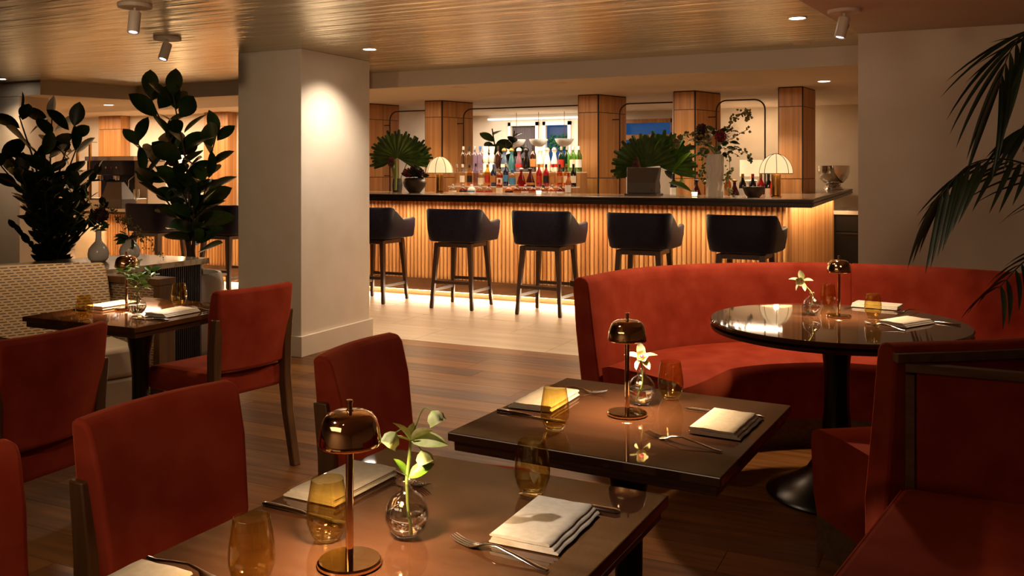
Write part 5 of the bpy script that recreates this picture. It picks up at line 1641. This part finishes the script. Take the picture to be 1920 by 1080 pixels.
# lettering on the tan diamond label
cu = bpy.data.curves.new('label_text', 'FONT')
cu.body = 'AVERNA'
cu.size = 0.024
cu.align_x = 'CENTER'
cu.extrude = 0.0004
cu.materials.append(MATS['lab_red'])
dl = [o for o in bpy.data.objects if o.get('label') == 'dark round bottle with diamond tan label'][0]
tmp = bpy.data.objects.new('lettering', cu)
COL.objects.link(tmp)
tme = bpy.data.meshes.new_from_object(tmp.evaluated_get(bpy.context.evaluated_depsgraph_get()))
bpy.data.objects.remove(tmp)
to = link('lettering', tme, dl)
to.location = (0, -0.0625, 0.032)
to.rotation_euler = (PI / 2, 0, 0)

# rear room: lamp on a white side table
t = thing('side_table', (-2.50, 12.95, 0), 'round white side table in the rear room right of the bouquet', 'table')
MB().lathe([(0, 0), (0.16, 0), (0.16, 0.015), (0.05, 0.03), (0.035, 0.3), (0.045, 0.7), (0.20, 0.85), (0.30, 0.86), (0.30, 0.89), (0, 0.89)], 32).obj('body', 'lamp_white', t, smooth=50)
t = thing('shade_lamp', (-2.50, 12.95, 0.8905), 'white column lamp with glowing drum shade in the rear room', 'lamp')
MB().lathe([(0, 0), (0.10, 0), (0.10, 0.015), (0.06, 0.03), (0.035, 0.30), (0.085, 0.36), (0.085, 0.375), (0.02, 0.38), (0, 0.38)], 32).obj('base', 'lamp_white', t, smooth=50)
MB().lathe([(0.155, 0.43), (0.155, 0.66), (0.150, 0.66), (0.150, 0.43), (0.155, 0.43)], 32).obj('lamp_shade', 'shade_cloth', t, smooth=50)
MB().tube([(0, 0, 0.37), (0, 0, 0.56)], 0.008, 6).obj('stem', 'brass_brushed', t)
point('shade_lamp_light', (-2.50, 12.95, 0.8905 + 0.53), 6, SOFT, 0.04)
for (x, l) in ((-6.25, 'white bowl shaped pendant before the left rear window'), (-5.86, 'white bowl shaped pendant between the two rear windows'), (-5.42, 'white bowl shaped pendant before the right rear window')):
    t = thing('bowl_pendant', (x, 13.15, BZ), l, 'pendant', 'bowl pendants in the rear room')
    MB().tube([(0, 0, 0), (0, 0, -0.42)], 0.004, 6).obj('cord', 'bronze_tube', t)
    MB().lathe([(0, -0.55), (0.06, -0.545), (0.11, -0.51), (0.145, -0.45), (0.15, -0.43), (0.145, -0.43), (0.10, -0.50), (0, -0.53)], 28).obj('bowl', 'lamp_white', t, smooth=50)

# ------------------------------------------------------------------ coffee bar things
t = thing('espresso_machine', (-10.10, 8.88, CB), 'cream espresso machine with dark front on the coffee bar', 'coffee machine')
MB().box(-0.44, 0.44, -0.06, 0.26, 0.03, 0.62).obj('body', 'espresso_shell', t, smooth=0, bevel=0.01)
MB().box(-0.43, 0.20, -0.30, -0.06, 0.43, 0.62).obj('head', 'espresso_blue', t, smooth=0, bevel=0.008)
MB().box(-0.46, 0.46, -0.31, 0.28, 0.621, 0.68).obj('cup_tray', 'steel', t, smooth=0, bevel=0.005)
MB().box(-0.43, 0.43, -0.31, -0.06, 0.03, 0.12).obj('drip_tray', 'steel', t, smooth=0, bevel=0.005)
MB().box(-0.43, 0.20, -0.07, -0.062, 0.12, 0.43).obj('splash_panel', 'espresso_blue', t, smooth=0)
for x in (-0.27, 0.03):
    g_ = MB().lathe([(0, 0), (0.045, 0), (0.05, 0.02), (0.05, 0.06), (0, 0.06)], 16, mloc(x, -0.2, 0.36)).obj('group_head', 'steel', t)
    MB().tube([(x, -0.2, 0.365), (x, -0.42, 0.35)], 0.014, 8).obj('portafilter_handle', 'black_metal', g_)
for k in range(6):
    MB().lathe([(0, 0), (0.014, 0), (0.014, 0.006), (0, 0.006)], 12, mloc(-0.36 + 0.1 * k, -0.301, 0.53, rx=R(90))).obj('button', 'steel' if k % 2 else 'cap_red', t)
for x in (-0.38, 0.38):
    for y in (-0.22, 0.2):
        MB().lathe([(0, 0), (0.02, 0), (0.025, 0.03), (0, 0.03)], 10, mloc(x, y, 0)).obj('foot', 'steel', t)
MB().tube([(0.26, -0.12, 0.42), (0.27, -0.22, 0.36), (0.28, -0.24, 0.18)], 0.006, 8).obj('steam_wand', 'steel', t)
t = thing('coffee_grinder', (-8.95, 8.86, CB), 'dark coffee grinder behind the leaves of the tall rubber plant', 'grinder')
MB().box(-0.09, 0.09, -0.12, 0.12, 0, 0.06).obj('base', 'black_metal', t, smooth=0, bevel=0.01)
MB().lathe([(0, 0.06), (0.07, 0.06), (0.08, 0.2), (0.08, 0.36), (0, 0.37)], 20).obj('body', 'black_metal', t)
MB().lathe([(0.04, 0.37), (0.10, 0.52), (0.10, 0.60), (0, 0.61)], 20).obj('hopper', 'acrylic', t)
t = thing('till_screen', (-9.74, 8.43, CB), 'grey till screen with slanted side on the coffee bar', 'screen')
MB().loft([[(-0.20, -0.12, 0.0), (0.18, -0.12, 0.0), (0.18, 0.14, 0.0), (-0.20, 0.14, 0.0)], [(-0.20, -0.12, 0.12), (0.18, -0.12, 0.12), (0.18, 0.12, 0.12), (-0.20, 0.12, 0.12)], [(-0.20, -0.02, 0.34), (0.06, -0.02, 0.34), (0.06, 0.03, 0.34), (-0.20, 0.03, 0.34)]]).obj('housing', 'pos_grey', t, smooth=20, bevel=0.006)
t = thing('glass_guard', (-10.3, 8.42, CB), 'brass framed glass guard on the coffee bar', 'glass screen')
for x in (-0.21, 0.03):
    MB().box(x - 0.014, x + 0.014, -0.014, 0.014, 0, 0.86).obj('post', 'brass_brushed', t, smooth=0, bevel=0.002)
MB().box(-0.5, 0.044, -0.10, 0.10, 0.861, 0.873).obj('glass_shelf', 'acrylic', t, smooth=0)
MB().box(-0.50, 0.015, -0.008, 0.004, 0.05, 0.50).obj('glass_pane', 'acrylic', t, smooth=0)
t = thing('serving_dish', (-10.12, 8.36, CB), 'white ceramic dish on the marble coffee bar', 'dish')
MB().loft([[(s * 0.17 * math.cos(a) , s * 0.05 * math.sin(a), z) for a in [2 * PI * k / 28 for k in range(28)]] for s, z in ((0.85, 0), (1.0, 0.02), (1.05, 0.10), (0.98, 0.10), (0.92, 0.03))]).obj('body', 'ceramic_white', t, smooth=50)
t = thing('water_glass', (-9.44, 8.44, CB), 'tall clear water glass on the coffee bar', 'glass')
MB().lathe([(0, 0), (0.035, 0), (0.04, 0.01), (0.006, 0.02), (0.006, 0.09), (0.035, 0.13), (0.042, 0.18), (0.037, 0.25), (0.035, 0.25), (0.039, 0.18), (0.03, 0.13), (0, 0.10)], 24).obj('body', 'clear_glass', t, smooth=50)
t = thing('plate', (-9.14, 8.44, CB), 'white plate with a folded napkin on the coffee bar', 'plate')
MB().lathe([(0, 0), (0.07, 0), (0.12, 0.015), (0.12, 0.019), (0.07, 0.006), (0, 0.006)], 32).obj('body', 'ceramic_white', t, smooth=50)
o = link('napkin', nm, None, mloc(-9.14, 8.44, CB + 0.0065, rz=R(85)))
tag(o, 'folded napkin lying on the white plate on the coffee bar', 'napkin')
